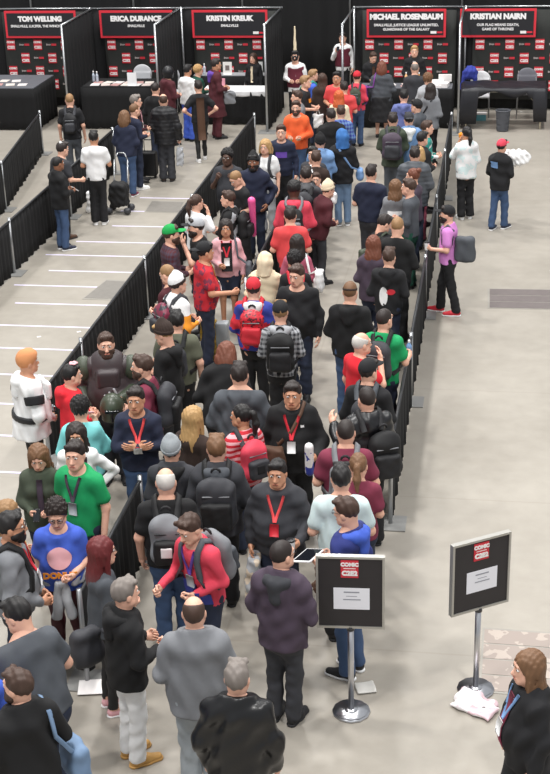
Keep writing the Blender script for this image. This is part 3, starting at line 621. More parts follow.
def belt(q, c):
    V, F = build(q.torso(.075, .07, .9)[:3], q.hq, [lambda x, y, z: np.abs(z-1.03)-.03]); b = mk('belt', V*q.s, F, cloth(c, .5), q.o)
    P, g = surf(q, [(0, 1.03)], 1, .045); V, F = build([rbox(P[0], (.035, .018, .03), .008)], .008); mk('buckle', V*q.s, F, mat('buckle_metal', PAL['steel'], .25, 1, kind='flat'), b)
    for sd in (1, -1):
        V, F = build([rbox(q.T((sd*.09, .19, 1.3)), (.075, .03, .1), .028)], .0135); mk('chest_plate', V*q.s, F, cloth('white', .4), q.o)
def armband(q, c):
    for sd in (1, -1):
        a, e = q.A[sd][0], q.A[sd][1]; V, F = build([cone(a+(e-a)*.3, a+(e-a)*.55, .112, .106)], .0135, [plane(a+(e-a)*.25, a-e), plane(a+(e-a)*.6, e-a)]); mk('arm_band', V*q.s, F, cloth(c), q.o)
def donut(q):
    printed(q, 'print', -.115, .115, 1.14, 1.34, 'pink', 1, True, 9)
    P, g = surf(q, [(0, 1.09)], 1, .022); o = text('lettering', 'DONUT', .082, PAL['amber'], q.o, bold=.005); o.location = Vector(P[0]*q.s); o.rotation_euler = (math.radians(92), 0, math.pi)
def tied(q, c):
    V, F = build(q.torso(.04, .07, .86)[:2], q.hq, [lambda x, y, z: np.abs(z-.97)-.045], folds(q.seed+3, .012, .1)); t = mk('tied_sweater', V*q.s, F, cloth(c), q.o)
    for sd in (1, -1):
        V, F = build([cone((sd*.02, .2, .98), (sd*.075, .23, .66), .038, .05)], .0135, [], folds(q.seed+sd, .01, .12)); mk('sleeve', V*q.s, F, cloth(c), t)
    V, F = build([ell((0, .2, .98), (.05, .035, .045))], .01); mk('knot', V*q.s, F, cloth(c), t)
def text(name, body, size, col, parent=None, bold=.0, align='CENTER', emit=None):
    cu = bpy.data.curves.new(name, 'FONT'); cu.body = body; cu.size = size; cu.align_x = align; cu.align_y = 'CENTER'; cu.offset = bold; cu.extrude = .002
    cu.resolution_u = 4
    cu.materials.append(mat('lettering_paint', col, .6, kind='flat')); o = bpy.data.objects.new(name, cu); COL.objects.link(o)
    dg = bpy.context.evaluated_depsgraph_get(); me = bpy.data.meshes.new_from_object(o.evaluated_get(dg)); m_ = cu.materials[0]; bpy.data.objects.remove(o); bpy.data.curves.remove(cu)
    me.materials.clear(); me.materials.append(m_); o = bpy.data.objects.new(name, me); COL.objects.link(o)
    if parent: o.parent = parent
    return o
# ------------------------------------------------------------------ floor
def quads(name, boxes, m, parent=None, smooth=False):          # boxes: (x0,x1,y0,y1,z0,z1)
    V, F = [], []
    for x0, x1, y0, y1, z0, z1 in boxes:
        n = len(V); V += [(x0, y0, z0), (x1, y0, z0), (x1, y1, z0), (x0, y1, z0), (x0, y0, z1), (x1, y0, z1), (x1, y1, z1), (x0, y1, z1)]
        F += [(n+3, n+2, n+1, n), (n+4, n+5, n+6, n+7), (n, n+1, n+5, n+4), (n+1, n+2, n+6, n+5), (n+2, n+3, n+7, n+6), (n+3, n, n+4, n+7)]
    return mk(name, np.array(V, float), np.array(F), m, parent, smooth=smooth)
def concrete():
    m = bpy.data.materials.new('polished_concrete'); m.use_nodes = True; nt = m.node_tree; N, L = nt.nodes.new, nt.links.new; b = bsdf(m)
    tc = N('ShaderNodeTexCoord'); n1 = N('ShaderNodeTexNoise'); n1.inputs['Scale'].default_value = .55; n1.inputs['Detail'].default_value = 6; n1.inputs['Roughness'].default_value = .6
    n2 = N('ShaderNodeTexNoise'); n2.inputs['Scale'].default_value = 5; n2.inputs['Detail'].default_value = 5; L(tc.outputs['Object'], n1.inputs['Vector']); L(tc.outputs['Object'], n2.inputs['Vector'])
    ad = N('ShaderNodeMath'); ad.operation = 'MULTIPLY_ADD'; ad.inputs[1].default_value = .35; L(n2.outputs['Fac'], ad.inputs[0]); L(n1.outputs['Fac'], ad.inputs[2])
    cr = N('ShaderNodeValToRGB'); cr.color_ramp.elements[0].position = .42; cr.color_ramp.elements[0].color = (*lin((143, 137, 127)), 1); cr.color_ramp.elements[1].position = .92; cr.color_ramp.elements[1].color = (*lin((166, 160, 150)), 1)
    L(ad.outputs[0], cr.inputs[0])
    br = N('ShaderNodeTexBrick'); br.inputs['Scale'].default_value = 1; br.inputs['Brick Width'].default_value = 6.1; br.inputs['Row Height'].default_value = 3.05; br.offset = 0; br.inputs['Mortar Size'].default_value = .012
    for k in ('Color1', 'Color2'): br.inputs[k].default_value = (1, 1, 1, 1)
    br.inputs['Mortar'].default_value = (.93, .92, .91, 1); mp = N('ShaderNodeMapping'); mp.inputs['Location'].default_value = (2.4, 1.3, 0); L(tc.outputs['Object'], mp.inputs[0]); L(mp.outputs[0], br.inputs['Vector'])
    mx = N('ShaderNodeMix'); mx.data_type = 'RGBA'; mx.blend_type = 'MULTIPLY'; mx.inputs[0].default_value = 1; L(cr.outputs[0], mx.inputs[6]); L(br.outputs['Color'], mx.inputs[7]); L(mx.outputs[2], b.inputs['Base Color'])
    b.inputs['Roughness'].default_value = .42; b.inputs['Specular IOR Level'].default_value = .35
    return m
tag(mk('floor', [(-24, 0, 0), (12, 0, 0), (12, 40, 0), (-24, 40, 0)], np.array([[0, 1, 2, 3]]), concrete(), smooth=False), kind='structure')
tapem = mat('floor_tape', (214, 208, 232), .6, kind='flat')
for i, (y, x0, x1) in enumerate([(14.07, -7.6, -5.45), (15.05, -7.6, -5.45), (16.0, -7.6, -5.45), (16.97, -7.7, -5.45), (17.93, -7.7, -5.45), (18.83, -7.75, -5.45), (19.8, -7.45, -5.5), (20.64, -7.75, -5.5), (21.4, -7.4, -5.5), (22.24, -7.72, -5.5), (23.02, -7.4, -5.6), (24.0, -7.0, -5.6), (24.97, -7.1, -5.6), (25.9, -6.95, -5.6)]):
    o = quads('floor_tape', [(x0, x1, y-.022, y+.022, .0005, .003)], tapem)
    tag(o, 'thin pale lilac tape strip across the floor of the left queue lane', 'tape', 'tape strips across the left lane')
steelm = mat('plate_steel', (128, 120, 118), .55, .15); platem = mat('plate_grey', (122, 118, 112), .6)
def floor_plate(pts, label, rows=1, m=platem):
    c = np.mean(pts, 0); rt = empty('floor_plate', (c[0], c[1], 0)); tag(rt, label, 'floor plate')
    a, b, d, e = [np.array(p[:2])-c[:2] for p in pts]          # back-left, back-right, front-right, front-left
    def slab(nm, u0, u1, v0, v1, z, mm, par):
        f = lambda u, v: (a*(1-u)+b*u)*(1-v)+(e*(1-u)+d*u)*v
        q = [f(u0, v1), f(u1, v1), f(u1, v0), f(u0, v0)]; V = [(*x, .001) for x in q]+[(*x, z) for x in q]
        return mk(nm, np.array(V), np.array([(3, 2, 1, 0), (4, 5, 6, 7), (0, 1, 5, 4), (1, 2, 6, 5), (2, 3, 7, 6), (3, 0, 4, 7)]), mm, par, smooth=False)
    slab('rim', -.02, 1.02, -.02, 1.02, .004, mat('plate_rim', (150, 146, 138), .5, .1), rt)
    for i in range(rows): slab('panel', .01, .99, (i+.04)/rows, (i+.96)/rows, .007, m, rt)
floor_plate([at(489, 289), at(556, 290), at(556, 309.5), at(489, 308)], 'dark grey trench cover strip on the open aisle at right', 3, mat('plate_dark', (104, 96, 94), .6))
floor_plate([at(107, 280), at(141, 282), at(119, 300), at(83, 299)], 'grey floor box lid under the left lane tape', 1)
floor_plate([at(152, 201), at(184, 202), at(179, 213), at(145, 212)], 'grey floor box lid near the far end of the left lane', 1)
floor_plate([at(484, 629), at(556, 634), at(556, 697), at(480, 691)], 'scuffed four panel access cover beside the right sign', 4, mat('plate_scuffed', (150, 138, 130), .55, 0, 'patch', (172, 160, 150), 6))
# ------------------------------------------------------------------ queue fences: posts, rail, pleated drape
pipe = mat('aluminium_pipe', (172, 174, 176), .32, .85, kind='flat'); drapem = mat('black_drape', (14, 14, 16), .95)
def tube(a, b, r, n=12):
    a, b = np.array(a, float), np.array(b, float); d = (b-a)/np.linalg.norm(b-a); u = np.cross(d, (0, 0, 1) if abs(d[2]) < .9 else (1, 0, 0)); u /= np.linalg.norm(u); w = np.cross(d, u)
    t = np.linspace(0, 2*math.pi, n, endpoint=False); ring = np.outer(np.cos(t), u)+np.outer(np.sin(t), w); V = np.concatenate([a+ring*r, b+ring*r, [a], [b]]); F = []
    for i in range(n): j = (i+1) % n; F.append((i, j, n+j, n+i)); F.append((2*n, j, i, 2*n)); F.append((2*n+1, n+i, n+j, 2*n+1))
    F = [f if len(set(f)) == 4 else f[:3] for f in F]; return V, F
def tubes(name, segs, m, parent=None):
    V, F, n = [], [], 0
    for a, b, r in segs: v, f = tube(a, b, r); V.append(v); F += [tuple(i+n for i in q) for q in f]; n += len(v)
    return mk(name, np.concatenate(V), F, m, parent)
def drape(name, a, b, z0, z1, parent, m=drapem, amp=.022, wl=.17, step=.035, slope=0.0, seed=0):
    a, b = np.array(a[:2], float), np.array(b[:2], float); L = np.linalg.norm(b-a); d = (b-a)/L; nn = np.array([-d[1], d[0]]); n = max(4, int(L/step)); r = np.random.RandomState(seed+int(L*100)); s = np.linspace(0, L, n+1)
    ph = np.cumsum(r.uniform(.75, 1.25, n+1))*step*2*math.pi/wl; rows = 5; V = []
    for th in (.004, -.004):
        for k in range(rows):
            f = k/(rows-1); z = z1+(z0-z1)*f; off = amp*(.35+.65*f)*np.sin(ph)+amp*.5*np.sin(ph*.37+2)*f
            zz = z + (.012*np.sin(ph*.5)*(k == rows-1))
            V.append(np.column_stack([a[0]+d[0]*s+nn[0]*(off+th), a[1]+d[1]*s+nn[1]*(off+th), zz*np.ones(n+1)]))
    V = np.concatenate(V); W = n+1; H = rows*W; F = []
    for k in range(rows-1):
        for i in range(n): q = k*W+i; F.append((q, q+W, q+W+1, q+1)); F.append((q+H, q+1+H, q+W+1+H, q+W+H))
    for i in range(n): F.append((i, i+1, i+1+H, i+H)); q = (rows-1)*W+i; F.append((q, q+H, q+1+H, q+1))
    for k in range(rows-1):
        q = k*W; F.append((q, q+H, q+W+H, q+W)); q = k*W+n; F.append((q, q+W, q+W+H, q+H))
    return mk(name, V, np.array(F), m, parent)
def fence(pts, where, group):
    for i in range(len(pts)-1):
        a, b = np.array(pts[i], float), np.array(pts[i+1], float); c = a; rt = empty('queue_fence', (a[0], a[1], 0)); lab = where[i]
        tag(rt, lab, 'fence', group); d = (b-a); u = d/np.linalg.norm(d)
        ends = [(0, a)] + ([(1, b)] if i == len(pts)-2 else [])
        for k, e in ends:
            l = e-a; po = tubes('post', [((l[0], l[1], .012), (l[0], l[1], .97), .024)], pipe, rt)
            quads('base_plate', [(l[0]-.17, l[0]+.17, l[1]-.17, l[1]+.17, .002, .014)], mat('base_steel', (150, 150, 148), .45, .4, kind='flat'), po)
        z = .91; tubes('rail', [((0, 0, z), (d[0], d[1], z), .02)], mat('rail_dark', (44, 45, 48), .5, .3, kind='flat'), rt)
        drape('drape', u*.05, d-u*.03, .03, .925, rt, seed=i)
XA, XC, XD, XE = -7.93, -5.2, -3.5, -1.02
fence([(-8.95, 21.6), (-9.35, 24.9), (-10.0, 29.3)], ['black draped fence at the left edge, nearer span', 'black draped fence ending before the left booth table'], 'spans of the far left fence')
fence([(XA, 17.9), (XA, 21.2), (XA, 24.5), (XA, 27.75)], ['black draped fence along the left lane, span cut by the left edge', 'black draped fence along the left lane beside the blue jeans', 'black draped fence along the left lane at its booth end'], 'spans of the left lane fence')
fence([(XC, 12.25), (XC, 9.6)], ['black draped fence corner at the left edge beside the olive jacket'], 'spans of the fence left of the crowd')
fence([(XC, 14.4), (XC, 16.0), (XC, 19.4), (XC, 22.8), (XC, 26.1), (XC, 29.2)], ['black draped fence behind the red costume, nearest span left of the crowd', 'black draped fence behind the costume armour', 'black draped fence behind the green cap', 'black draped fence behind the white sweater', 'black draped fence span nearest the white signing table'], 'spans of the fence left of the crowd')
fence([(XD, 10.1), (XD, 12.3)], ['black draped fence beside the charcoal cardigan, lower left of the crowd'], 'spans of the fence inside the crowd')
fence([(XD, 18.5), (XD, 21.2), (XD, 23.6)], ['black draped fence behind the cream hooded costume', 'black draped fence beside the plain red t-shirt'], 'spans of the fence inside the crowd')
fence([(XE, 13.3), (XE, 16.55), (XE, 19.75), (XE, 23.0), (XE, 26.2), (XE, 29.4)], ['black draped fence beside the leather jacket, nearest span at right', 'black draped fence beside the green t-shirt', 'black draped fence beside the plain black long sleeves', 'black draped fence beside the lilac t-shirt', 'black draped fence span nearest the right signing table'], 'spans of the fence right of the crowd')
# ------------------------------------------------------------------ booths
rt = empty('rear_curtain', (-7, 36, 0)); tag(rt, 'tall black curtain on silver uprights behind all booths', 'curtain')
drape('drape', (-12, 0), (13, 0), .02, 5.2, rt, amp=.05, wl=.5, step=.08)
for x in (-5.2, -2.45, .4, 3.15, 5.95, 8.7): tubes('upright', [((x, -.12, 0), (x, -.12, 5.2), .025)], pipe, rt)
WY = 34.15
xs = [-13.0, -10.1, -7.8, -5.3, -3.56, -.9, 2.6]
wl_ = ['black back drape of the leftmost booth', 'black back drape of the booth with the empty white chair', 'black back drape of the booth with the white table', 'black back drape behind the two ushers', 'black back drape of the right signing booth', 'black back drape of the empty booth at far right']
for i in (0, 1, 2, 4, 5):
    a, b = xs[i], xs[i+1]; rt = empty('back_drape', (a, WY, 0)); tag(rt, wl_[i], 'booth drape', 'back drapes of the booths')
    drape('drape', (.03, 0), (b-a-.03, 0), .03, 2.42, rt, amp=.02, wl=.3, step=.05, seed=i); tubes('rail', [((0, 0, 2.44), (b-a, 0, 2.44), .022)], pipe, rt); tubes('post', [((0, -.03, 0), (0, -.03, 2.47), .025)], pipe, rt)
for x, lab, dr in ((-10.05, 'black side drape and silver pole left of the booth with the empty chair', 1), (-7.85, 'black side drape and silver pole left of the white table booth', 1), (-5.32, 'black side drape and silver pole right of the white table booth', 1), (-3.56, 'silver pole and rail beside the usher', 0), (-.95, 'silver pole and rail between the two right booths', 0)):
    rt = empty('side_drape', (x, 31.55, 0)); tag(rt, lab, 'booth drape', 'side drapes of the booths'); L = WY-31.55-.1
    tubes('post', [((0, 0, .01), (0, 0, 2.47), .026)], pipe, rt); tubes('rail', [((0, 0, 2.44), (0, L, 2.44), .022)], pipe, rt); quads('base_plate', [(-.2, .2, -.2, .2, .001, .012)], mat('base_steel', (150, 150, 148), .45, .4, kind='flat'), rt)
    if dr: drape('drape', (0, .05), (0, L-.03), .03, 2.43, rt, amp=.03, wl=.28, step=.05)
redm = mat('banner_red', (214, 44, 60), .6, kind='flat'); blk = mat('banner_black', (24, 24, 30), .6, kind='flat'); wht = mat('print_white', (236, 232, 230), .6, kind='flat'); prd = mat('print_red', (200, 44, 58), .6, kind='flat'); bdm = mat('backdrop_cloth', (40, 42, 40), .85)
def tmesh(body, size, bold, col):
    o = text('tmp', body, size, col, None, bold); me = o.data; V = [tuple(v.co) for v in me.vertices]; F = [tuple(p.vertices) for p in me.polygons]; bpy.data.objects.remove(o); bpy.data.meshes.remove(me); return V, F
LOGO_T = tmesh('COMIC', .062, .004, (236, 232, 230)), tmesh('C2E2', .085, .005, (236, 232, 230))
def upright(pts, loc):     # drawing in x,y laid into the wall plane facing -Y
    return [(loc[0]+x, loc[1]-z, loc[2]+y) for x, y, z in pts]
def backdrop(x0, x1, label, z1=2.38, ph=0):
    rt = empty('hanging_backdrop', ((x0+x1)/2, WY-.12, 0)); tag(rt, label, 'backdrop', 'printed booth backdrops'); cx = (x0+x1)/2
    drape('cloth', (x0-cx, 0), (x1-cx, 0), .28, z1, rt, bdm, amp=.004, wl=.9, step=.1)
    sq, Vt, Ft, sm, sr = [], [], [], [], []
    k = 0; z = 1.58
    while z > .3:
        x = x0-cx+.17+(.35 if k % 2 else 0) + ph; n = 0
        while x < x1-cx-.1:
            sq.append((x-.105, x+.105, -.024, -.016, z-.125, z+.125))
            for (V, F), dz in ((LOGO_T[0], .065), (LOGO_T[1], -.06)):
                o = len(Vt); Vt += upright(V, (x, -.027, z+dz)); Ft += [tuple(i+o for i in f) for f in F]
            xm = x+.35
            if xm < x1-cx-.12:
                sm += [(xm-.13+.03*i, xm-.108+.03*i, -.022, -.016, z-.018+.006*(i % 2), z+.02+.01*(i == 0)) for i in range(4)]; sr += [(xm, xm+.125, -.022, -.016, z-.022, z+.03)]
            x += .70
        z -= .325; k += 1
    quads('logo_square', sq, prd, rt); mk('logo_lettering', np.array(Vt), Ft, wht, rt, smooth=False)
    if sm: quads('script_logo', sm, mat('print_pale', (170, 160, 158), .6, kind='flat'), rt); quads('script_accent', sr, prd, rt)
def banner(x0, x1, name, lines, label, size=.2, z0=1.76, z1=2.42, tag_=True):
    cx = (x0+x1)/2; W = (x1-x0)/2; rt = empty('hanging_banner', (cx, WY-.2, (z0+z1)/2)); tag(rt, label, 'sign', 'guest name banners'); H = (z1-z0)/2
    quads('border', [(-W, W, -.02, 0, -H, H)], redm, rt); quads('panel', [(-W+.055, W-.055, -.03, -.021, -H+.055, H-.055)], blk, rt)
    def put(nm, s, sz, x, z, b, col=(238, 236, 236)):
        o = text(nm, s, sz, col, rt, b); o.location = (x, -.034, z); o.rotation_euler = (math.pi/2, 0, 0); return o
    n = put('name_lettering', name, size, 0, .13 if len(lines) < 2 else .15, size*.07)
    for i, l in enumerate(lines): put('credit_lettering', l, .082, 0, -.04-.1*i, .0025)
    if tag_: quads('corner_logo', [(W-.36, W-.22, -.034, -.031, -H+.09, -H+.15)], wht, rt); quads('corner_logo_red', [(W-.21, W-.08, -.034, -.031, -H+.1, -H+.14)], redm, rt)
backdrop(-12.35, -10.25, 'dark backdrop with red square logos in the leftmost booth')
backdrop(-9.75, -7.95, 'dark backdrop with red square logos behind the empty white chair')
backdrop(-7.5, -5.45, 'dark backdrop with red square logos behind the white table')
backdrop(-3.35, -1.12, 'dark backdrop with red square logos behind the suited guest')
backdrop(-.72, 1.9, 'dark backdrop with red square logos in the empty booth')
banner(-12.25, -10.42, 'TOM WELLING', ['SMALLVILLE, LUCIFER, THE WINCHESTERS'], 'red framed name banner of the leftmost booth', .165, tag_=False)
banner(-9.82, -7.98, 'ERICA DURANCE', ['SMALLVILLE'], 'red framed name banner above the empty white chair', .165, tag_=False)
banner(-7.5, -5.64, 'KRISTIN KREUK', ['SMALLVILLE'], 'red framed name banner above the white table', .162)
banner(-3.24, -1.36, 'MICHAEL ROSENBAUM', ['SMALLVILLE, JUSTICE LEAGUE UNLIMITED,', 'GUARDIANS OF THE GALAXY'], 'red framed name banner above the suited guest', .168)
banner(-1.03, .74, 'KRISTIAN NAIRN', ['OUR FLAG MEANS DEATH,', 'GAME OF THRONES'], 'red framed name banner above the empty far right booth', .17)
# ------------------------------------------------------------------ tables, chairs and what lies on them
whitec = mat('white_cloth', (226, 226, 228), .8); blackc = mat('table_skirt', (13, 13, 15), .95); greyc = mat('table_grey', (96, 98, 104), .6)
def table(x0, x1, y0, y1, z, label, topm, over=0.0):
    cx, cy = (x0+x1)/2, (y0+y1)/2; rt = empty('draped_table', (cx, cy, 0)); tag(rt, label, 'table'); X, Y = (x1-x0)/2, (y1-y0)/2
    V, F = build([rbox((0, 0, z-.02), (X, Y, .022), .015)], .03); quads('tabletop', [(-X, X, -Y, Y, z-.04, z)], topm, rt)
    c = [(-X-.02, -Y-.02), (X+.02, -Y-.02), (X+.02, Y+.02), (-X-.02, Y+.02)]
    for i in range(4): drape('skirt', c[i], c[(i+1) % 4], .02, z-.015, rt, blackc, amp=.012, wl=.22, seed=i)
    if over: 
        for i in (0, 1): drape('cloth_overhang', np.array(c[i])*1.02, np.array(c[i+1])*1.02, z-over, z+.004, rt, topm, amp=.008, wl=.3, seed=i)
    return rt
table(-13.0, -10.86, 31.55, 33.15, 1.0, 'black draped signing table of the leftmost booth', greyc)
table(-9.74, -7.98, 31.75, 32.75, 1.0, 'black draped signing table in front of the empty white chair', blackc)
table(-6.98, -5.44, 32.3, 32.95, .8, 'signing table under a white cloth with black skirt', whitec, .12)
table(-7.45, -5.7, 33.58, 33.95, .92, 'black draped back table behind the seated person', mat('table_top_pale', (160, 162, 166), .6))
table(-3.3, -1.12, 32.1, 32.7, .92, 'black draped signing table in front of the suited guest', greyc)
def sheet(x, y, z, w, d, t, c, label, nm='photo_stack', cat='photos', group='photo stacks on the signing tables', rot=0):
    V = [(-w/2, -d/2, 0), (w/2, -d/2, 0), (w/2, d/2, 0), (-w/2, d/2, 0), (-w/2, -d/2, t), (w/2, -d/2, t), (w/2, d/2, t), (-w/2, d/2, t)]
    o = mk(nm, np.array(V), np.array([(3, 2, 1, 0), (4, 5, 6, 7), (0, 1, 5, 4), (1, 2, 6, 5), (2, 3, 7, 6), (3, 0, 4, 7)]), mat('print_'+('_'.join(map(str, c))), c, .5, kind='flat'), smooth=False)
    o.location = (x, y, z); o.rotation_euler.z = rot; tag(o, label, cat, group); return o
r5 = random.Random(5); pale = [(226, 222, 220), (212, 196, 190), (190, 150, 146), (222, 214, 206), (150, 146, 150)]
for (x0, x1, y0, y1, z, n, lab) in ((-12.6, -11.1, 31.7, 32.6, 1.0, 9, 'flat photo print on the leftmost signing table'), (-9.6, -8.1, 31.85, 32.35, 1.0, 12, 'flat photo print on the table before the empty white chair'), (-1.75, -1.25, 32.15, 32.65, .92, 7, 'white photo stack at the right end of the right signing table'), (-3.1, -2.0, 32.15, 32.65, .92, 6, 'flat photo print on the right signing table')):
    for i in range(n):
        st = 'stack' in lab; nx = max(1, int(n/2+.5)); gx = x0+(x1-x0)*((i % nx)+.5)/nx; gy = y0+(y1-y0)*(.25+.5*(i//nx))
        sheet(gx, gy, z+.001, .21, .26, .05+.05*r5.random() if st else .008, pale[i % 4] if not st else (232, 228, 228), lab, group=lab+'s', rot=r5.uniform(-.3, .3))
sheet(-1.3, 32.6, .981, .3, .07, .16, (232, 228, 226), 'upright pile of white prints on the right signing table')
for x, y, z, lab, c in ((-8.55, 31.88, 1.0, 'white upright card on the table before the empty chair', (238, 238, 240)), (-6.62, 33.68, .92, 'white framed portrait card on the back table', (234, 232, 228)), (-5.86, 33.7, .92, 'plain white card on the back table behind the seated person', (232, 232, 230))):
    o = quads('card_stand', [(-.11, .11, -.01, .01, 0, .3), (-.1, .1, -.05, .05, 0, .012)], mat('card', c, .5, kind='flat')); o.location = (x, y, z+.001); tag(o, lab, 'card')
    if 'portrait' in lab: quads('portrait', [(-.05, .05, -.013, -.0105, .1, .22)], mat('portrait_grey', (120, 110, 108), .5, kind='flat'), o)
def bottle(x, y, z, c, lab):
    V, F = build([cone((0, 0, .03), (0, 0, .16), .034, k=.005), cone((0, 0, .16), (0, 0, .22), .034, .014, .01)], .009, [plane((0, 0, .001), (0, 0, -1))]); o = mk('bottle', V, F, mat('bottle_plastic', c, .2, kind='flat')); o.location = (x, y, z); tag(o, lab, 'bottle')
    V, F = build([cone((0, 0, .235), (0, 0, .25), .016, k=.004)], .006); mk('cap', V, F, wht, o)
bottle(-9.6, 32.3, 1.0, (170, 178, 190), 'clear water bottle, left of two on the table before the empty chair'); bottle(-9.5, 32.25, 1.0, (170, 178, 190), 'clear water bottle, right of two on the table before the empty chair')
bottle(-1.9, 32.6, .921, (214, 150, 60), 'orange drink bottle on the right signing table'); bottle(-2.2, 32.6, .93, (220, 170, 120), 'amber bottle near the suited guest'); bottle(-7.2, 33.7, .92, (190, 196, 206), 'clear bottle at the left of the back table')
o = sheet(-6.55, 32.45, .801, .2, .03, .26, (232, 160, 176), 'pink card standing at the left end of the white table', 'pink_card', 'card', None)
def chair(x, y, rz_, c, label, seat=.46, sc=1.0):
    rt = empty('folding_chair', (x, y, 0), rz_); rt.scale = (sc,)*3; tag(rt, label, 'chair', 'folding chairs behind the tables'); m = mat('chair_'+str(c), c, .55, kind='flat'); fr = mat('chair_frame', (150, 150, 152), .35, .7, kind='flat')
    V, F = build([rbox((0, 0, seat), (.22, .22, .022), .02)], .015); mk('seat', V, F, m, rt)
    V, F = build([ell((0, -.215, seat+.34), (.235, .03, .21), .02), rbox((0, -.21, seat+.24), (.22, .022, .12), .02, .04)], .014); mk('backrest', V, F, m, rt)
    for sx in (1, -1):
        for a, b in (((sx*.21, -.22, seat+.4), (sx*.22, .2, .01)), ((sx*.2, .15, seat-.02), (sx*.21, -.24, .01))): tubes('leg', [(a, b, .012)], fr, rt)
    tubes('stretcher', [((-.2, .1, .15), (.2, .1, .15), .009)], fr, rt)
chair(-8.75, 33.45, math.pi, (206, 208, 212), 'white folding chair behind the prints, facing the hall', .62)
chair(-8.02, 33.3, math.pi, (200, 202, 206), 'pale chair half hidden by the side drape pole', .6)
chair(-6.02, 32.97+.3, math.pi*.9, (222, 222, 224), 'white chair under the seated person', .44)
chair(-.5, 33.35, math.pi, (216, 216, 218), 'white folding chair under the wrinkled black cloth', .5)
chair(.58, 33.3, math.pi, (104, 104, 112), 'grey folding chair in the empty far right booth', .58)
# bare table with a wrinkled black cloth thrown over
rt = empty('folding_table', (.05, 32.45, 0)); tag(rt, 'folding table half covered by a wrinkled black cloth in the far right booth', 'table')
lg = mat('table_leg_beige', (206, 198, 176), .5, kind='flat'); quads('tabletop', [(-.9, .9, -.385, .385, .84, .868)], mat('table_top_beige', (190, 184, 170), .5, kind='flat'), rt)
for sx in (1, -1):
    for sy in (-.34, .34): tubes('leg', [((sx*.84, sy, .84), (sx*.84, sy, .005), .02)], lg, rt)
    tubes('brace', [((sx*.84, -.34, .45), (sx*.45, -.05, .83), .011)], lg, rt)
def wrinkled():
    nx, ny = 60, 34; V = []
    r = np.random.RandomState(3); fs = [(r.uniform(4, 16), r.uniform(4, 16), r.uniform(0, 6)) for _ in range(7)]
    X = np.linspace(-1.3, 1.25, nx); Y = np.linspace(-.47, .47, ny); P = []
    for x in X:
        for y in Y:
            n = sum(math.sin(a*x+b*y+c) for a, b, c in fs)/7; px, pz = x, .938+.03*n
            if x < -.95: d = -.95-x; px = -.965-.03*n-.01; pz = .9-d*2.4
            if x > .95: d = x-.95; px = .965+.03*n+.01; pz = .9-d*2.4
            py = y
            if x < .55 and y < -.41: py = -.425-.012*n; pz = min(pz, .9-(-.41-y)*(13 if x < -.6 else (1.8+1.2*math.sin(7*x))))
            elif y < -.41: py = -.425-.012*n; pz = min(pz, .9-(-.41-y)*(3 if x < .66 else 12))
            P.append((px, py, max(pz, .05)))
    P = np.array(P); F = [(i*ny+j, (i+1)*ny+j, (i+1)*ny+j+1, i*ny+j+1) for i in range(nx-1) for j in range(ny-1)]; return P, np.array(F)
V, F = wrinkled(); o = mk('wrinkled_cloth', V, F, mat('black_satin', (24, 25, 32), .45)); o.location = (.05, 32.45, 0); so = o.modifiers.new('thick', 'SOLIDIFY'); so.thickness = .008; tag(o, 'wrinkled black cloth thrown over the folding table', 'cloth')
V, F = build([cone((0, 0, .03), (0, 0, .5), .135, .17, .01), cone((0, 0, .08), (0, 0, .6), .12, .155, .01, sub=True)], .016, [plane((0, 0, .002), (0, 0, -1)), plane((0, 0, .47), (0, 0, 1))]); o = mk('waste_bin', V, F, mat('bin_grey', (74, 76, 82), .6)); o.location = (.05, 32.15 - .25, 0); tag(o, 'grey waste bin in front of the folding table', 'bin')
V, F = build([cone((.17*math.cos(t), .17*math.sin(t), .47), (.17*math.cos(t+.52), .17*math.sin(t+.52), .47), .012, k=.006) for t in np.arange(0, 6.28, .5236)], .01); mk('rim', V, F, mat('bin_rim', (88, 90, 96), .5, kind='flat'), o)
o = quads('storage_box', [(-.16, .16, -.1, .1, 0, .14)], mat('box_teal', (90, 150, 160), .6, kind='flat')); o.location = (-.5, 33.0, .002); tag(o, 'teal plastic box on the floor under the folding table', 'box'); quads('lid', [(-.17, .17, -.11, .11, .141, .165)], wht, o)
V, F = build([ell((0, 0, .12), (.17, .12, .16)), cone((-.12, -.02, .12), (-.2, -.03, -.25), .05, .04, .05), cone((.1, -.02, .1), (.14, -.04, -.3), .06, .04, .05)], .02, [], folds(3, .012, .12)); o = mk('hung_jacket', V, F, cloth('royal')); o.location = (-.74, 33.2, .95); tag(o, 'royal blue jacket slung over the chair beside the booth pole', 'jacket')
# ------------------------------------------------------------------ luggage, cart and bags standing on the floor
c = at(150, 178); o = empty('suitcase', (c[0], c[1], 0)); tag(o, 'black wheeled suitcase standing beside the blue jeans', 'suitcase'); V, F = build([rbox((0, 0, .31), (.17, .12, .25), .04)], .016); mk('shell', V, F, cloth('ink', .6), o)
for sx in (1, -1):
    V, F = build([cone((sx*.12, -.02, .03), (sx*.12, .02, .03), .028, k=.005)], .009, [plane((0, 0, .002), (0, 0, -1))]); mk('wheel', V, F, cloth('charcoal', .5), o)
tubes('handle', [((-.08, 0, .55), (-.08, 0, .8), .008), ((.08, 0, .55), (.08, 0, .8), .008), ((-.08, 0, .8), (.08, 0, .8), .012)], cloth('charcoal', .4), o)
c = at(119, 214); o = empty('folding_cart', (c[0], c[1]+.1, 0)); tag(o, 'black folding cart with looped silver handle beside the white t-shirt', 'cart'); V, F = build([rbox((0, 0, .36), (.17, .17, .22), .06)], .018, [], folds(2, .015, .16)); mk('basket', V, F, cloth('ink', .8), o)
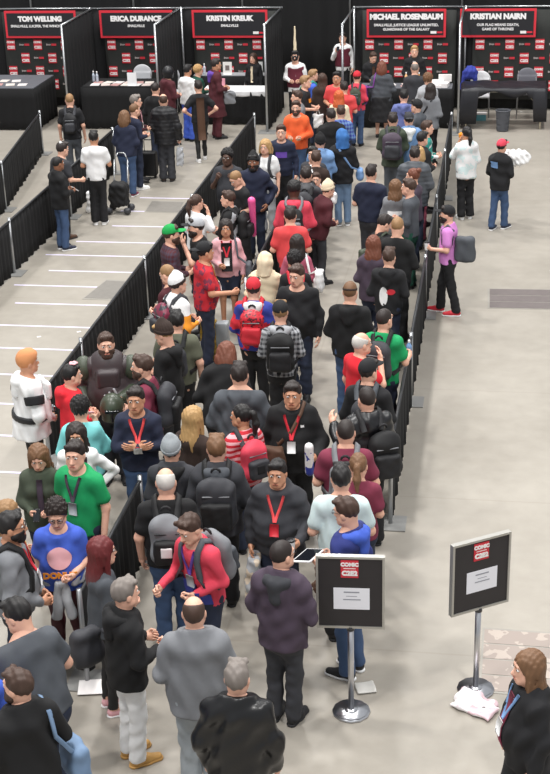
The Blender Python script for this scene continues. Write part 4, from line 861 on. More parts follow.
tubes('handle', [((-.13, .1, .2), (-.13, .3, .95), .012), ((.13, .1, .2), (.13, .3, .95), .012), ((-.13, .3, .95), (-.06, .34, 1.07), .012), ((.13, .3, .95), (.06, .34, 1.07), .012), ((-.06, .34, 1.07), (.06, .34, 1.07), .012)], pipe, o)
for sx in (1, -1):
    for sy in (-.14, .16): 
        V, F = build([cone((sx*.17, sy, .07), (sx*.185, sy, .07), .065, k=.005)], .012, [plane((0, 0, .003), (0, 0, -1))]); mk('wheel', V, F, cloth('charcoal', .5), o)
c = at(93, 216); V, F = build([rbox((0, 0, .2), (.17, .09, .2), .03)], .016, [plane((0, 0, .004), (0, 0, -1))], folds(9, .014, .15)); o = mk('carrier_bag', V, F, cloth('white', .5)); o.location = (c[0], c[1]+.25, 0); tag(o, 'white plastic carrier bag on the floor behind the white t-shirt', 'bag'); V, F = build([rbox((-.01, -.088, .24), (.04, .012, .06), .008)], .01); mk('print', V, F, cloth('rose'), o)
for sx in (1, -1): tubes('handle', [((-.06, sx*.04, .38), (0, sx*.03, .48), .008), ((.06, sx*.04, .38), (0, sx*.03, .48), .008)], cloth('white', .5), o)
c = at(206, 366); V, F = build([rbox((0, 0, .31), (.11, .08, .31), .02)], .016, [plane((0, 0, .004), (0, 0, -1))], folds(4, .006, .2)); o = mk('gold_bag', V, F, mat('gold_check', PAL['gold'], .35, .2, 'plaid', (120, 96, 30), 14)); o.location = (c[0]+.03, c[1]+.15, 0); tag(o, 'tall gold checked bag standing on the floor in the crowd', 'bag')
c = at(217, 368); V, F = build([rbox((0, 0, .3), (.09, .08, .3), .02)], .016, [plane((0, 0, .004), (0, 0, -1))], folds(6, .008, .2)); o = mk('grey_bag', V, F, cloth('steel', .5)); o.location = (c[0]+.05, c[1]+.22, 0); tag(o, 'tall pale grey bag standing beside the gold bag', 'bag')
c = at(108, 470); V, F = build([rbox((0, 0, .55), (.12, .07, .13), .04)], .014, [], folds(6, .006, .15)); 
# ------------------------------------------------------------------ sign stands
def sign(x, y, rz_, label, zc=1.2, W=.285, H=.345, back=.0, pole=1.0, base=True):
    rt = empty('sign_stand', (x, y, 0), rz_); tag(rt, label, 'sign'); chrome = mat('chrome', (205, 206, 210), .28, 1, kind='flat'); frm = mat('sign_frame', (176, 174, 168), .35, .6, kind='flat')
    b = tubes('base', [((0, 0, .001), (0, 0, .018), .165), ((0, 0, .018), (0, 0, .03), .15), ((0, 0, .03), (0, 0, .04), .06)], chrome, rt)
    tubes('pole', [((0, 0, .03), (0, 0, zc-H+.02), .026)], chrome, rt); tubes('collar', [((0, -.0, zc-H-.03), (0, 0, zc-H+.01), .034)], mat('collar_dark', (50, 50, 52), .4, kind='flat'), rt)
    quads('board', [(-W+.012, W-.012, -.02, .012, zc-H+.012, zc+H-.012)], mat('sign_black', (40, 36, 38), .55), rt)
    quads('frame', [(-W, W, -.03, .02, zc+H-.02, zc+H), (-W, W, -.03, .02, zc-H, zc-H+.02), (-W, -W+.02, -.03, .02, zc-H+.02, zc+H-.02), (W-.02, W, -.03, .02, zc-H+.02, zc+H-.02)], frm, rt)
    lx = -.005; lg_ = quads('logo', [(lx-.073, lx+.073, -.026, -.0205, zc+H-.2, zc+H-.035)], prd, rt)
    o = text('logo_lettering', 'COMIC', .045, (236, 232, 230), lg_, .003); o.location = (lx, -.028, zc+H-.075); o.rotation_euler = (math.pi/2, 0, 0)
    o = text('logo_lettering', 'C2E2', .058, (236, 232, 230), lg_, .004); o.location = (lx, -.028, zc+H-.158); o.rotation_euler = (math.pi/2, 0, 0)
    quads('logo_line', [(lx-.05, lx+.05, -.027, -.0261, zc+H-.115, zc+H-.108)], wht, lg_)
    pp = quads('paper_notice', [(-.14, .16, -.024, -.0205, zc-.16, zc+.045)], mat('paper', (232, 232, 238), .7, kind='flat'), rt)
    ink = mat('notice_ink', (150, 152, 160), .7, kind='flat'); quads('printed_line', [(-.055, .075, -.0255, -.0241, zc+.0, zc+.012), (-.06, .085, -.0255, -.0241, zc-.07, zc-.06), (-.035, .055, -.0255, -.0241, zc-.035, zc-.03)], ink, pp)
sign(-1.09, 9.93, .06, 'black notice board on chrome stand in front of the blue hooded jacket', 1.215)
sign(-.035, 10.38, math.radians(33), 'black notice board on stand at the right, turned sideways', 1.19)
V, F = build([rbox((0, 0, .02), (.2, .13, .02), .015), rbox((-.08, .04, .04), (.1, .09, .03), .02, .03)], .014, [plane((0, 0, .0), (0, 0, -1))], folds(12, .012, .14)); c = at(473, 706); o = mk('crumpled_paper_bag', V, F, mat('paper_pinkish', (238, 232, 234), .6, 0, 'patch', (212, 186, 192), 7)); o.location = (c[0]+.02, c[1]-.02, .003); o.rotation_euler.z = -.5; tag(o, 'crumpled white printed paper at the foot of the right sign', 'paper')
V, F = build([rbox((0, 0, .012), (.09, .09, .012), .01)], .012, [plane((0, 0, .0), (0, 0, -1))], folds(2, .004, .2)); o = mk('clear_plastic_sheet', V, F, mat('plastic_film', (198, 196, 190), .3, kind='flat')); c = at(365, 690); o.location = (c[0], c[1]+.02, .002); o.rotation_euler.z = .3; tag(o, 'pale plastic film on the floor behind the left sign base', 'plastic film')
for u, v, lab in ((79, 332, 'tiny white scrap on the left lane floor beside the fence'), (39, 337, 'tiny white scrap alone on the left lane floor'), (322, 268, 'small white paper scrap on the floor in the right lane')):
    c = at(u, v); o = quads('paper_scrap', [(-.03, .03, -.02, .02, .002, .006)], wht); o.location = (c[0], c[1], 0); o.rotation_euler.z = .5; tag(o, lab, 'scrap')
c = at(90, 688); o = quads('paper_sheet', [(-.2, .2, -.1, .12, .002, .006)], wht); o.location = (c[0]+.1, c[1], .014); o.rotation_euler.z = .2; tag(o, 'white paper sheet on the fence base in the lower left', 'paper')
c = at(211, 720)
# ------------------------------------------------------------------ light: arena floodlights high above, even ambient fill added through the world
w = bpy.data.worlds.new('hall'); SC.world = w; w.use_nodes = True; w.node_tree.nodes['Background'].inputs[0].default_value = (.93, .96, 1.0, 1); w.node_tree.nodes['Background'].inputs[1].default_value = .72
for i, (x, y, z, e, s) in enumerate([(-13, 13, 16, 700, 1.3), (-5, 12, 16, 1300, 1.3), (4, 13, 16, 900, 1.3), (-14, 23, 16, 620, 1.3), (-5, 22, 16, 1450, 1.3), (4, 22, 16, 900, 1.3), (-13, 32, 16, 1300, 1.3), (-5, 31, 16, 1300, 1.3), (4, 32, 16, 900, 1.3), (-6, 4, 14, 1150, 1.3), (3, 5, 14, 1150, 1.3)]):
    L = bpy.data.lights.new('floodlight', 'AREA'); L.shape = 'DISK'; L.size = s; L.energy = e; L.color = (1, .98, .955); lo = bpy.data.objects.new('floodlight', L); COL.objects.link(lo); lo.location = (x, y, z)
    lo.rotation_euler = (0, 0, 0)
SC.view_settings.view_transform = 'Standard'; SC.view_settings.look = 'None'; SC.view_settings.gamma = 1; SC.view_settings.exposure = -0.3; SC.view_settings.use_curve_mapping = False
# ------------------------------------------------------------------ everyone, from the booths forward
p = person_
GB, GL, GM, GC, GS, GA = 'fans at the left photo booths', 'fans in the middle lane', 'fans in the near left lane', 'fans in the right hand lane', 'booth guests and staff', 'people on the open aisle'
# booth guests and staff
p(253, 53, 205, 'person in black top with cream shirt behind the white signing table', 'jacket black', 'trousers black', 'long brown', f=True, h=1.5, group=GS, arms='down', inner='cream .07')
p(414.5, 45, 180, 'person in black suit jacket standing behind the right signing table', 'jacket black', 'trousers black', 'short blond', group=GS, h=1.72, inner='white .07', arms='clasp')
p(373.6, 52, 165, 'person in black open jacket leaning over the right signing table', 'jacket black', 'trousers black', 'short brown', group=GS, lean=9, h=1.60, arms='front', inner='brown .07', nod=15)
p(295, 49, 185, 'usher in maroon waistcoat and dark face mask with tall white hat plume', 'vest white', 'trousers black', 'short black', hat=['mask black', 'plume cream'], group=GS, arms='front', h=1.75, extra=[lambda q: waistcoat(q, 'maroon')])
p(342.7, 32, 190, 'usher in maroon waistcoat beside the silver booth pole, looking through a phone', 'vest white', 'trousers black', 'short dark', group=GS, arms=('phone', 'down'), h=1.72, extra=[lambda q: waistcoat(q, 'maroon'), held('phone', 'black', 'phone held up by the usher beside the booth pole')])
# left booths
p(155, 82, 20, 'person in plain black sweater behind the puffer jacket, facing the booth', 'sweater ink', 'jeans ddenim', 'buzz dark', group=GB, w=1.1)
p(167.5, 65, 55, 'person in maroon hoodie and black visored helmet at the signing table', 'hoodie burgundy', 'trousers black', 'none dark', hat='helmet black', group=GB, arms='front')
p(187, 64, 40, 'person in loose white sweatshirt with blue trousers at the signing table', 'sweater white', 'trousers blue', 'short black', group=GB, h=1.70, arms='front', skin='b')
p(201, 65, 60, 'person in dark green top leaning at the booth between white and purple tops', 'sweater dkgreen', 'jeans black', 'curly blond', group=GB, f=True, h=1.6)
p(212, 58, 70, 'person in long maroon coat with purple vest at the white table', 'coat burgundy', 'trousers burgundy', 'short dark', group=GB, skin='b', arms='front', h=1.76, hood='purple', extra=[handbag('grey', 'round grey bag hanging by the maroon coat', 1, (.14, .09, .13), hl=.1)])
p(198, 80, 352, 'person in black t-shirt with long brown scarf down the back, white shoes', 'tee black', 'leggings black', 'short dark', f=True, shoes='white white', group=GB, arms='hip', h=1.70, stride=.12, extra=[lambda q: tail(q, 'brown')])
p(163, 94, 5, 'person in shiny black puffer jacket holding a pale bag, facing the booths', 'puffer black', 'trousers charcoal', 'ring brown', group=GB, shoes='dkbrown', arms=('bag', 'front'), w=1.08, h=1.76, extra=[handbag('ltgrey', 'pale grey paper bag held by the puffer jacket wearer', 1, (.12, .06, .17))])
p(135, 94, 95, 'person in maroon plaid shirt with dark sleeves beside the puffer jacket', 'long burgundy', 'jeans ddenim', 'short grey', glasses=True, group=GB, pattern=('plaid', 'black', 14), lanyard='pink white', arms='front', h=1.77)
p(132, 103, 60, 'person in navy top between the plaid shirt and the navy sweater', 'long navy', 'jeans ddenim', 'buzz ltbrown', group=GB, h=1.72, shoes='white white')
p(126, 110, 25, 'person in dark navy sweater and blue jeans with reddish shoes by the black suitcase', 'sweater navy', 'jeans denim', 'bob ltbrown', f=True, group=GB, w=1.15, shoes='wine white', h=1.66)
p(93, 130, 8, 'person in plain white t-shirt, black trousers and white shoes beside the folded cart', 'tee white', 'trousers black', 'short black', skin='b', shoes='white white', group=GB, arms=('out', 'front'), h=1.73)
p(69, 93, 8, 'person in black t-shirt and grey jeans walking toward the left booth', 'tee black', 'jeans slate', 'buzz sandy', group=GB, stride=.1, arms='down', h=1.76, extra=[backpack('black', 'charcoal', 'small black backpack on the walker by the left booth', .85, .85)])
p(56, 141, 55, 'person in charcoal t-shirt and white kippah leaning at the left fence', 'tee charcoal', 'trousers black', 'short dark', group=GB, shoes='brown', arms=('out', 'front'), lean=8, h=1.74, extra=[lambda q: kippah(q)])
p(57, 156, 60, 'person in black jacket and blue jeans holding a phone by the left fence', 'jacket ink', 'jeans denim', 'buzz black', skin='c', group=GB, shoes='navy white', arms='front', h=1.64, extra=[held('phone', 'white', 'white phone held by the person at the left fence')])
# at the right signing table
p(382, 61, 8, 'person in wide grey sweater and long black skirt at the right signing table', 'sweater slate', 'skirt black', 'bob auburn', f=True, w=1.3, group=GC, h=1.68, extra=[sidebag('violet', 'purple tote bag on the shoulder of the wide grey sweater', -1, size=(.27, .08, .27), strap='one', zc=1.0, yb=-.12)])
p(357, 70, 12, 'person in red cap and pink top with green backpack near the signing table', 'long rose', 'jeans denim', 'short brown', f=True, h=1.62, hat='cap red', group=GC, extra=[backpack('moss', 'charcoal', 'dark green backpack on the wearer of the red cap and pink top', .85, .8)])
p(415, 62, 5, 'person in charcoal sweater directly in front of the suited guest', 'sweater charcoal', 'jeans black', 'ring grey', group=GC, h=1.76)
p(428, 73, 15, 'person in pale grey jacket at the right end of the signing table', 'jacket ltgrey', 'jeans black', 'curly ltbrown', group=GC, f=True, h=1.70)
p(431, 83, 20, 'person in grey coat with black sling bag behind the pale grey jacket', 'jacket grey', 'jeans black', 'long dark', f=True, h=1.67, group=GC, extra=[sidebag('black', 'large black sling bag on the grey coat near the signing table', -1, size=(.22, .07, .14), zc=1.1, yb=-.1)])
p(404, 89, 0, 'person in lavender blue hoodie at the right signing table queue', 'hoodie lavblue', 'jeans ddenim', 'short black', group=GC, h=1.72)
p(417, 98, 300, 'person in black cap and grey jacket with crossbody strap, facing left', 'jacket slate', 'jeans black', 'short dark', hat='cap black', group=GC, h=1.73)
p(408, 111, 355, 'person in dark cap and pale denim jacket with white hood', 'jacket skyblue', 'jeans ddenim', 'short dark', hat='capback charcoal', hood='white', group=GC, h=1.73)
p(394, 112, 2, 'person in olive jacket and grey jeans with big dark backpack', 'jacket moss', 'jeans slate', 'short dark', group=GC, h=1.78, arms='strap', extra=[backpack('plum', 'charcoal', 'big dark plum backpack on the olive jacket', 1.15, 1.1)])
p(436, 120, 85, 'person in teal and white sports top facing right by the fence', 'long teal', 'jeans black', 'short brown', group=GC, h=1.70, pattern=('patch', 'white', 7))
p(429, 131, 50, 'person in black jacket with red scarf beside the right fence post', 'jacket black', 'jeans black', 'short black', group=GC, h=1.70, hood='red')
p(428, 146, 15, 'person in black jacket reaching over the right fence, pale pink trousers', 'jacket black', 'trousers mauve', 'bob blond', f=True, group=GC, h=1.66)
p(416, 146, 5, 'person in grey quilted jacket with folded collar, back turned', 'puffer slate', 'jeans ddenim', 'short dark', group=GC, h=1.76, w=1.1)
p(420, 168, 290, 'person in mauve grey top facing left behind the grey shirt', 'long plum', 'jeans ddenim', 'bun auburn', f=True, group=GC, h=1.66)
p(418, 178, 285, 'person in slate grey shirt facing left beside the right fence', 'long slate', 'jeans dkgreen', 'short brown', group=GC, h=1.70, arms='front')
p(401, 179, 5, 'person in pale grey knit with white print on the back', 'sweater grey', 'jeans grey', 'long ltbrown', f=True, group=GC, h=1.67, extra=[lambda q: printed(q, 'print', -.12, .12, 1.0, 1.25, 'white', -1)])
p(371, 164, 18, 'person in navy t-shirt standing alone with back turned', 'tee navy', 'jeans charcoal', 'short dark', group=GC, w=1.12, h=1.77, arms='front')
p(391, 214, 60, 'person in black jacket looking down, olive bag slung behind', 'jacket black', 'jeans ddenim', 'short dark', group=GC, nod=25, arms='front', h=1.74, extra=[sidebag('moss', 'dark olive sling bag behind the person looking down', -1, size=(.2, .08, .12), zc=1.08, yb=-.06)])
p(407, 216, 15, 'person in plain black long sleeves and black trousers at the right fence', 'long ink', 'trousers black', 'buzz sandy', group=GC, w=1.12, h=1.80, arms='front', nod=12)
p(375, 235, 5, 'person in dark plum jacket behind the printed black hoodie', 'jacket plum', 'jeans ddenim', 'long auburn', f=True, group=GC, h=1.64)
p(389, 247, 12, 'person in black hoodie with white and red print on the back', 'hoodie black', 'jeans ddenim', 'short brown', group=GC, h=1.70, extra=[lambda q: (printed(q, 'print', -.1, .02, .98, 1.25, 'white', -1, True), printed(q, 'print', .0, .12, 1.14, 1.22, 'red', -1, True)), handbag('ltgrey', 'large pale grey carrier bag held by the printed black hoodie', -1, (.18, .08, .2))])
p(350, 279, 12, 'person in black hoodie and blue jeans with dark headband, back turned', 'hoodie ink', 'jeans denim', 'buzz ltbrown', group=GC, h=1.80, w=1.12, hat='headband dkbrown', arms='front')
p(393, 308, 18, 'person in green t-shirt leaning on the right fence', 'tee green', 'jeans ddenim', 'buzz dark', group=GC, arms=('out', 'front'), turn=20, h=1.76, w=1.02, lanyard='black', extra=[backpack('charcoal', 'black', 'dark backpack on the green t-shirt at the right fence', 1.05, 1.05), held('bottle', 'skyblue', 'clear water bottle held at the right fence', 1)])
p(361, 333, 60, 'person in bright red polo shirt and spectacles talking, hand at chin', 'tee brightred', 'jeans ltdenim', 'ring white', glasses=True, group=GC, arms=('face', 'down'), h=1.74, w=1.1)
p(377, 357, 15, 'person in black cap and black shirt with grey shoulder straps', 'long black', 'jeans black', 'short dark', hat='cap black', group=GC, turn=25, h=1.76, w=1.1, extra=[backpack('charcoal', 'slate', 'slim charcoal backpack on the black cap wearer', .8, .8)])
p(367, 386, 340, 'person in black leather jacket gesturing with raised left hand', 'leather black', 'trousers black', 'buzz dark', group=GC, arms=('front', 'point'), h=1.78, w=1.1, extra=[backpack('ink', 'black', 'large black backpack hanging off the leather jacket', 1.1, 1.15, shift=.1, drop=.1)])
p(349, 419, 2, 'person in wide maroon t-shirt with grey backpack', 'tee wine', 'jeans black', 'buzz dark', group=GC, w=1.22, h=1.80, arms='front', extra=[backpack('grey', 'grey', 'light grey backpack on the maroon t-shirt', 1, 1)])
p(355, 453, 5, 'person in maroon top behind the white shirt, back turned', 'tee wine', 'jeans ddenim', 'ponytail ltbrown', f=True, h=1.62, group=GC)
p(341, 464, 0, 'person in pale mint white t-shirt, broad shoulders, back turned', 'tee mint', 'jeans black', 'short black', group=GC, w=1.12, h=1.78, arms='front')
p(344, 496, 300, 'person in royal blue hooded jacket reading a tablet behind the sign', 'hoodie inkblue', 'jeans denim', 'short brown', glasses=True, shoes='black white', group=GC, h=1.77, w=1.06, hood='blue', nod=12, extra=[held('tablet', 'white', 'white framed tablet read by the blue hooded jacket', -1)])
p(281, 540, 25, 'person in plum grey rain jacket with hood down and grey jeans', 'jacket plum', 'jeans charcoal', 'buzz dark', glasses=True, group=GC, w=1.15, h=1.73, turn=25, hood='charcoal', arms='front', extra=[held('plush', 'brown', 'brown and white plush toy held by the plum jacket', 1, off=(.12, .02, -.02))])
# open aisle on the right
p(467, 126, 335, 'person in white and blue patterned jacket and wide black trousers on the aisle', 'jacket white', 'trousers black', 'ponytail black', f=True, skin='b', shoes='white white', group=GA, h=1.68, arms=('front', 'face'), pattern=('patch', 'mint', 10), extra=[held('snack', 'amber', 'small orange toy held to the face on the aisle', -1)])
p(502, 138, 28, 'person in red cap and black jacket carrying a white bundle', 'jacket black', 'jeans denim', 'short black', hat='cap rose', shoes='navy white', group=GA, h=1.60, stride=.1, arms=('front', 'front'), extra=[held('bundle', 'white', 'big white plastic wrapped bundle carried by the red cap', 1, off=(.04, -.0, .16)), lambda q: printed(q, 'print', -.15, .02, 1.24, 1.36, 'skyblue', -1)])
p(442, 204, 278, 'person in lilac t-shirt, black cap and red shoes at the right fence', 'tee lilac', 'jeans black', 'short dark', hat='cap black', beard=True, shoes='red white', group=GA, arms=('down', 'front'), w=1.06, h=1.66, stride=.14, extra=[sidebag('slate', 'grey tote bag hanging behind the lilac t-shirt', -1, size=(.1, .2, .26), strap='one', zc=1.12, yb=-.27, xb=.1), held('cup', 'white', 'white cup held by the lilac t-shirt', -1)])
p(530, 651, 250, 'person in black cardigan over maroon top with blue lanyard, lower right corner', 'jacket black', 'trousers black', 'longer ltbrown', f=True, w=1.18, group=GA, h=1.70, inner='wine .09', lanyard='skyblue white', arms='down', stride=.12)
# middle lane, booths end
p(297, 90, 260, 'person in grey top behind the orange hoodie', 'long grey', 'jeans ddenim', 'short brown', group=GM, h=1.72)
p(305, 75, 100, 'person in black t-shirt with yellow print facing right', 'tee black', 'jeans black', 'short sandy', group=GM, h=1.78, arms='front', extra=[lambda q: printed(q, 'print', -.1, .1, 1.22, 1.3, 'amber', 1), handbag('white', 'white carrier bag held by the yellow print t-shirt', 1, (.1, .06, .14))])
p(314, 69, 80, 'person in blue jacket with bright green backpack near the booth aisle', 'long blue', 'jeans ddenim', 'short sandy', group=GM, h=1.66, extra=[backpack('green', 'teal', 'bright green backpack near the booth aisle', .8, .8)])
p(324, 73, 5, 'person in dark brown jacket with back turned beside the coral shirt', 'jacket dkbrown', 'jeans black', 'longer brown', f=True, group=GM, h=1.66)
p(334, 71, 190, 'person in bright coral polo shirt facing the camera near the booth pole', 'tee coral', 'jeans ddenim', 'short black', skin='b', group=GM, w=1.1, h=1.74, arms='front')
p(344, 81, 350, 'person in coral red t-shirt with back turned by the cream top', 'tee coral', 'jeans ddenim', 'short dark', group=GM, h=1.70)
p(339, 90, 8, 'person in cream top and orange wig, back turned', 'long cream', 'jeans khaki', 'long orange', f=True, group=GM, h=1.64)
p(331, 108, 350, 'person in broad black jacket behind the blue plaid shirt', 'jacket ink', 'jeans black', 'short dark', group=GM, h=1.76, w=1.15)
p(341, 105, 5, 'person in blue plaid shirt behind the broad black jacket', 'long royal', 'jeans ddenim', 'short brown', group=GM, h=1.68, pattern=('plaid', 'skyblue', 14))
p(342, 128, 352, 'person in blue hood and black jacket with faded jeans', 'jacket black', 'jeans ltdenim', 'none dark', hat='hoodup bluecap', shoes='grey white', group=GM, h=1.73, extra=[sidebag('skyblue', 'blue and white messenger bag below the blue hood', 1, size=(.16, .07, .14), zc=.95)])
p(320, 133, 350, 'person in dark beanie and light denim jacket, back turned', 'jacket skyblue', 'jeans ddenim', 'short black', hat='beanie ink', group=GM, h=1.72)
p(296, 100, 190, 'person in bright orange hoodie with hands together', 'hoodie orange', 'jeans denim', 'short brown', beard=True, group=GM, h=1.77, w=1.1, arms='front', extra=[handbag('green', 'green carrier bag hanging beside the orange hoodie', 1, (.1, .05, .12))])
p(281, 124, 185, 'person in navy sweatshirt with purple print on the chest', 'sweater navy', 'jeans black', 'short brown', group=GM, h=1.79, arms=('front', 'down'), extra=[lambda q: printed(q, 'print', -.1, .1, 1.2, 1.3, 'purple', 1)])
p(265, 139, 200, 'person in white t-shirt with dark shoulder straps, facing the camera', 'tee white', 'jeans ltgrey', 'bob blond', f=True, group=GM, h=1.70, arms='down', extra=[backpack('charcoal', 'charcoal', 'dark backpack behind the white t-shirt in the middle lane', .8, .8)])
p(250, 152, 190, 'person in navy zip jacket and dark cap facing the camera', 'jacket navy', 'jeans ddenim', 'short black', skin='c', beard=True, hat='beanie ink', group=GM, h=1.76, w=1.08, arms='pocket')
p(230, 149, 195, 'person in charcoal t-shirt with both hands raised to chest', 'tee charcoal', 'jeans black', 'curly black', skin='d', group=GM, h=1.80, w=1.12, arms='strap')
p(232, 172, 240, 'person in black t-shirt bending the head down in front of raised hands', 'tee black', 'jeans black', 'buzz sandy', group=GM, h=1.70, nod=28, lean=8)
p(310, 146, 200, 'person in dark t-shirt beside the pale denim jacket', 'tee charcoal', 'jeans black', 'short black', group=GM, h=1.68)
p(316, 150, 5, 'person in dark brown shirt with white strap across the back', 'long dkbrown', 'jeans ddenim', 'short brown', group=GM, h=1.72, extra=[sidebag('white', 'white crossbody bag on the dark brown shirt', 1, size=(.12, .05, .11), zc=.95)])
p(316, 172, 185, 'person in pale pink top facing the camera', 'long pink', 'jeans ddenim', 'short brown', group=GM, h=1.50)
p(306, 166, 8, 'person in black leather jacket with backpack straps, back turned, behind the rose hoodie', 'leather charcoal', 'jeans black', 'short dark', group=GM, h=1.78, w=1.1, extra=[backpack('charcoal', 'black', 'black backpack on the leather jacket behind the rose hoodie', .9, .9)])
p(329, 180, 60, 'person in dark maroon jacket and cream cap leaning forward', 'jacket burgundy', 'jeans charcoal', 'short brown', hat='beanie cream', group=GM, h=1.66, lean=14)
p(289, 181, 3, 'person in rose pink hoodie with grey straps, back turned', 'hoodie rose', 'jeans black', 'afro black', skin='d', group=GM, h=1.78, w=1.15, extra=[backpack('ink', 'grey', 'black backpack with grey straps on the rose hoodie', .95, .85)])
p(290, 206, 3, 'person in plain red t-shirt with back turned', 'tee coral', 'jeans black', 'short dark', group=GM, h=1.75, w=1.14)
p(297, 234, 5, 'person in mauve pink top with back turned behind the red backpack', 'long mauve', 'jeans ddenim', 'long dark', f=True, group=GM, h=1.66, extra=[sidebag('white', 'white tote bag on the shoulder of the mauve pink top', 1, size=(.17, .08, .2), strap='one', zc=1.1, yb=-.1)])
p(291, 251, 350, 'person in black top carrying a red backpack in the middle lane', 'long black', 'jeans black', 'curly black', f=True, group=GM, h=1.66, extra=[backpack('brightred', 'red', 'bright red backpack in the middle lane', .75, .75)])
p(268, 251, 10, 'person in cream hooded costume beside the middle fence', 'coat cream', 'trousers cream', 'none dark', hat='hoodup cream', group=GM, h=1.62, w=1.12)
p(296, 264, 188, 'person in black hoodie and dark jeans facing the camera', 'hoodie black', 'jeans ddenim', 'short brown', group=GM, h=1.84, w=1.12, arms='down', turn=20, nod=8, extra=[lambda q: printed(q, 'patch', -.03, .03, .97, 1.01, 'white', 1)])
p(280, 299, 3, 'person in checked black and white shirt with black cap and backpack', 'long ltgrey', 'jeans black', 'short sandy', hat='cap black', hood='ltgrey', group=GM, h=1.76, arms='front', pattern=('plaid', 'charcoal', 16), extra=[backpack('ink', 'black', 'black backpack on the checked shirt', 1.05, 1.1)])
p(253, 276, 8, 'person in blue and red sports jersey with red and white cap', 'sweater royal', 'jeans black', 'short dark', hat='cap red white', hood='white', group=GM, h=1.76, w=1.1, pattern=('patch', 'red', 5), extra=[backpack('red', 'red', 'shiny red sequined backpack on the sports jersey', 1, 1, pat=('patch', 'burgundy', 30))])
p(227, 341, 15, 'person in wide black jacket bending forward in the middle of the crowd', 'jacket ink', 'trousers black', 'bob auburn', group=GM, h=1.72, w=1.3, lean=22)
p(239, 362, 8, 'person in wide dark grey hooded sweatshirt with back turned', 'hoodie slate', 'jeans black', 'short dark', group=GM, h=1.82, w=1.34, arms='front')
p(292, 381, 186, 'person in black zip jacket with red lanyard and brown shoulder bag', 'jacket ink', 'trousers black', 'short dark', skin='b', beard=None, group=GM, h=1.78, w=1.25, lanyard='red white', stride=.08, arms=('down', 'out'), extra=[sidebag('brown', 'brown patterned shoulder bag on the red lanyard wearer', 1, size=(.17, .08, .17), zc=1.03, yb=.27, xb=.2), held('tube', 'white', 'blue and white rolled print tucked in the left hand', -1), lambda q: printed(q, 'patch', -.13, -.09, 1.32, 1.345, 'white', 1)])
p(240, 404, 330, 'person in red and white striped t-shirt with back turned', 'tee red', 'jeans ddenim', 'ponytail black', f=True, skin='b', group=GM, h=1.66, turn=-35, arms='front', pattern=('stripe', 'pink', 17), extra=[backpack('rose', 'charcoal', 'pinkish red backpack on the striped t-shirt', 1, 1, patch='black')])
p(194, 406, 40, 'person in dark brown lace top looking at a white paper', 'tee dkbrown', 'jeans black', 'longer blond', f=True, group=GM, h=1.66, extra=[held('paper', 'white', 'white paper sheet held by the lace top', 1)])
p(212, 435, 5, 'person in black rain jacket with grey hood and large dark backpack', 'jacket charcoal', 'jeans black', 'short ltbrown', group=GM, h=1.76, w=1.1, hood='slate', arms='front', extra=[backpack('charcoal', 'ink', 'large charcoal backpack on the grey hooded rain jacket', 1.2, 1.2)])
p(174, 435, 10, 'person in grey knit beanie and black jacket with back turned', 'jacket charcoal', 'jeans black', 'short dark', hat='beanie steel', hood='ink', group=GM, h=1.72)
p(277, 459, 192, 'person in dark grey coat with red lanyard holding a white cup', 'jacket charcoal', 'jeans ddenim', 'short black', skin='b', group=GM, h=1.72, w=1.25, lanyard='coral red', arms=('down', 'out'), extra=[held('cup', 'white', 'white cup held by the dark coat with red lanyard', -1), handbag('ltgrey', 'crumpled printed plastic bag held by the dark coat with red lanyard', 1, (.12, .07, .24), hl=.05, col2='beige')])
p(165, 469, 5, 'person in black t-shirt and blue jeans with grey and black sports backpack', 'tee ink', 'jeans denim', 'ring white', group=GM, h=1.80, w=1.15, arms=('front', 'down'), stride=.05, extra=[backpack('grey', 'ink', 'grey and black sports backpack with white emblem', .95, 1.05, patch='white')])
p(185, 516, 225, 'person in red and blue long sleeved costume top with purple lanyard', 'long rose', 'jeans ddenim', 'short brown', group=GM, h=1.76, lean=10, nod=14, arms=('out', 'front'), lanyard='purple steel', extra=[lambda q: printed(q, 'print', -.16, .16, .9, 1.12, 'royal', 1), backpack('grey', 'slate', 'light grey hiking backpack on the red and blue costume', 1.1, 1.1)])
p(193, 598, 4, 'person in grey quarter zip sweatshirt and pale grey trousers, back turned', 'jacket grey', 'trousers steel', 'ring brown', group=GM, h=1.78, w=1.2, arms='front')
p(236, 662, 12, 'person in glossy black leather jacket at the bottom edge', 'leather ink', 'trousers black', 'short grey', group=GM, h=1.74, w=1.2, arms='down')
# near left lane
p(197, 194, 55, 'person in white sweater with ponytail facing the raised hands', 'sweater white', 'jeans ddenim', 'ponytail brown', f=True, group=GL, h=1.64, arms=('face', 'front'))
p(227, 190, 285, 'person in black sweater with white sleeve print facing left', 'sweater ink', 'jeans black', 'short brown', f=True, group=GL, h=1.70, arms='front', pattern=('patch', 'ltgrey', 6), extra=[backpack('ink', 'black', 'black backpack beside the hot pink inflatable bat', .95, .95), bat('hotpink', 'hot pink inflatable bat sticking out of a black backpack')])
p(229, 219, 182, 'person in pink cardigan over black top with denim shorts', 'long pink', 'shorts ddenim', 'long dark', f=True, skin='b', group=GL, h=1.68, w=1.12, inner='black .17', lanyard='red white', arms=('front', 'down'), extra=[sidebag('slate', 'dark grey tote bag at the hip of the pink cardigan', -1, size=(.15, .05, .18), strap='one', zc=.95, yb=.1)])
p(172, 223, 82, 'person in green cap and maroon plaid shirt facing right', 'long burgundy', 'jeans ddenim', 'short brown', hat='cap capgreen', beard=True, group=GL, h=1.78, arms=('front', 'front'), pattern=('plaid', 'plum', 16))
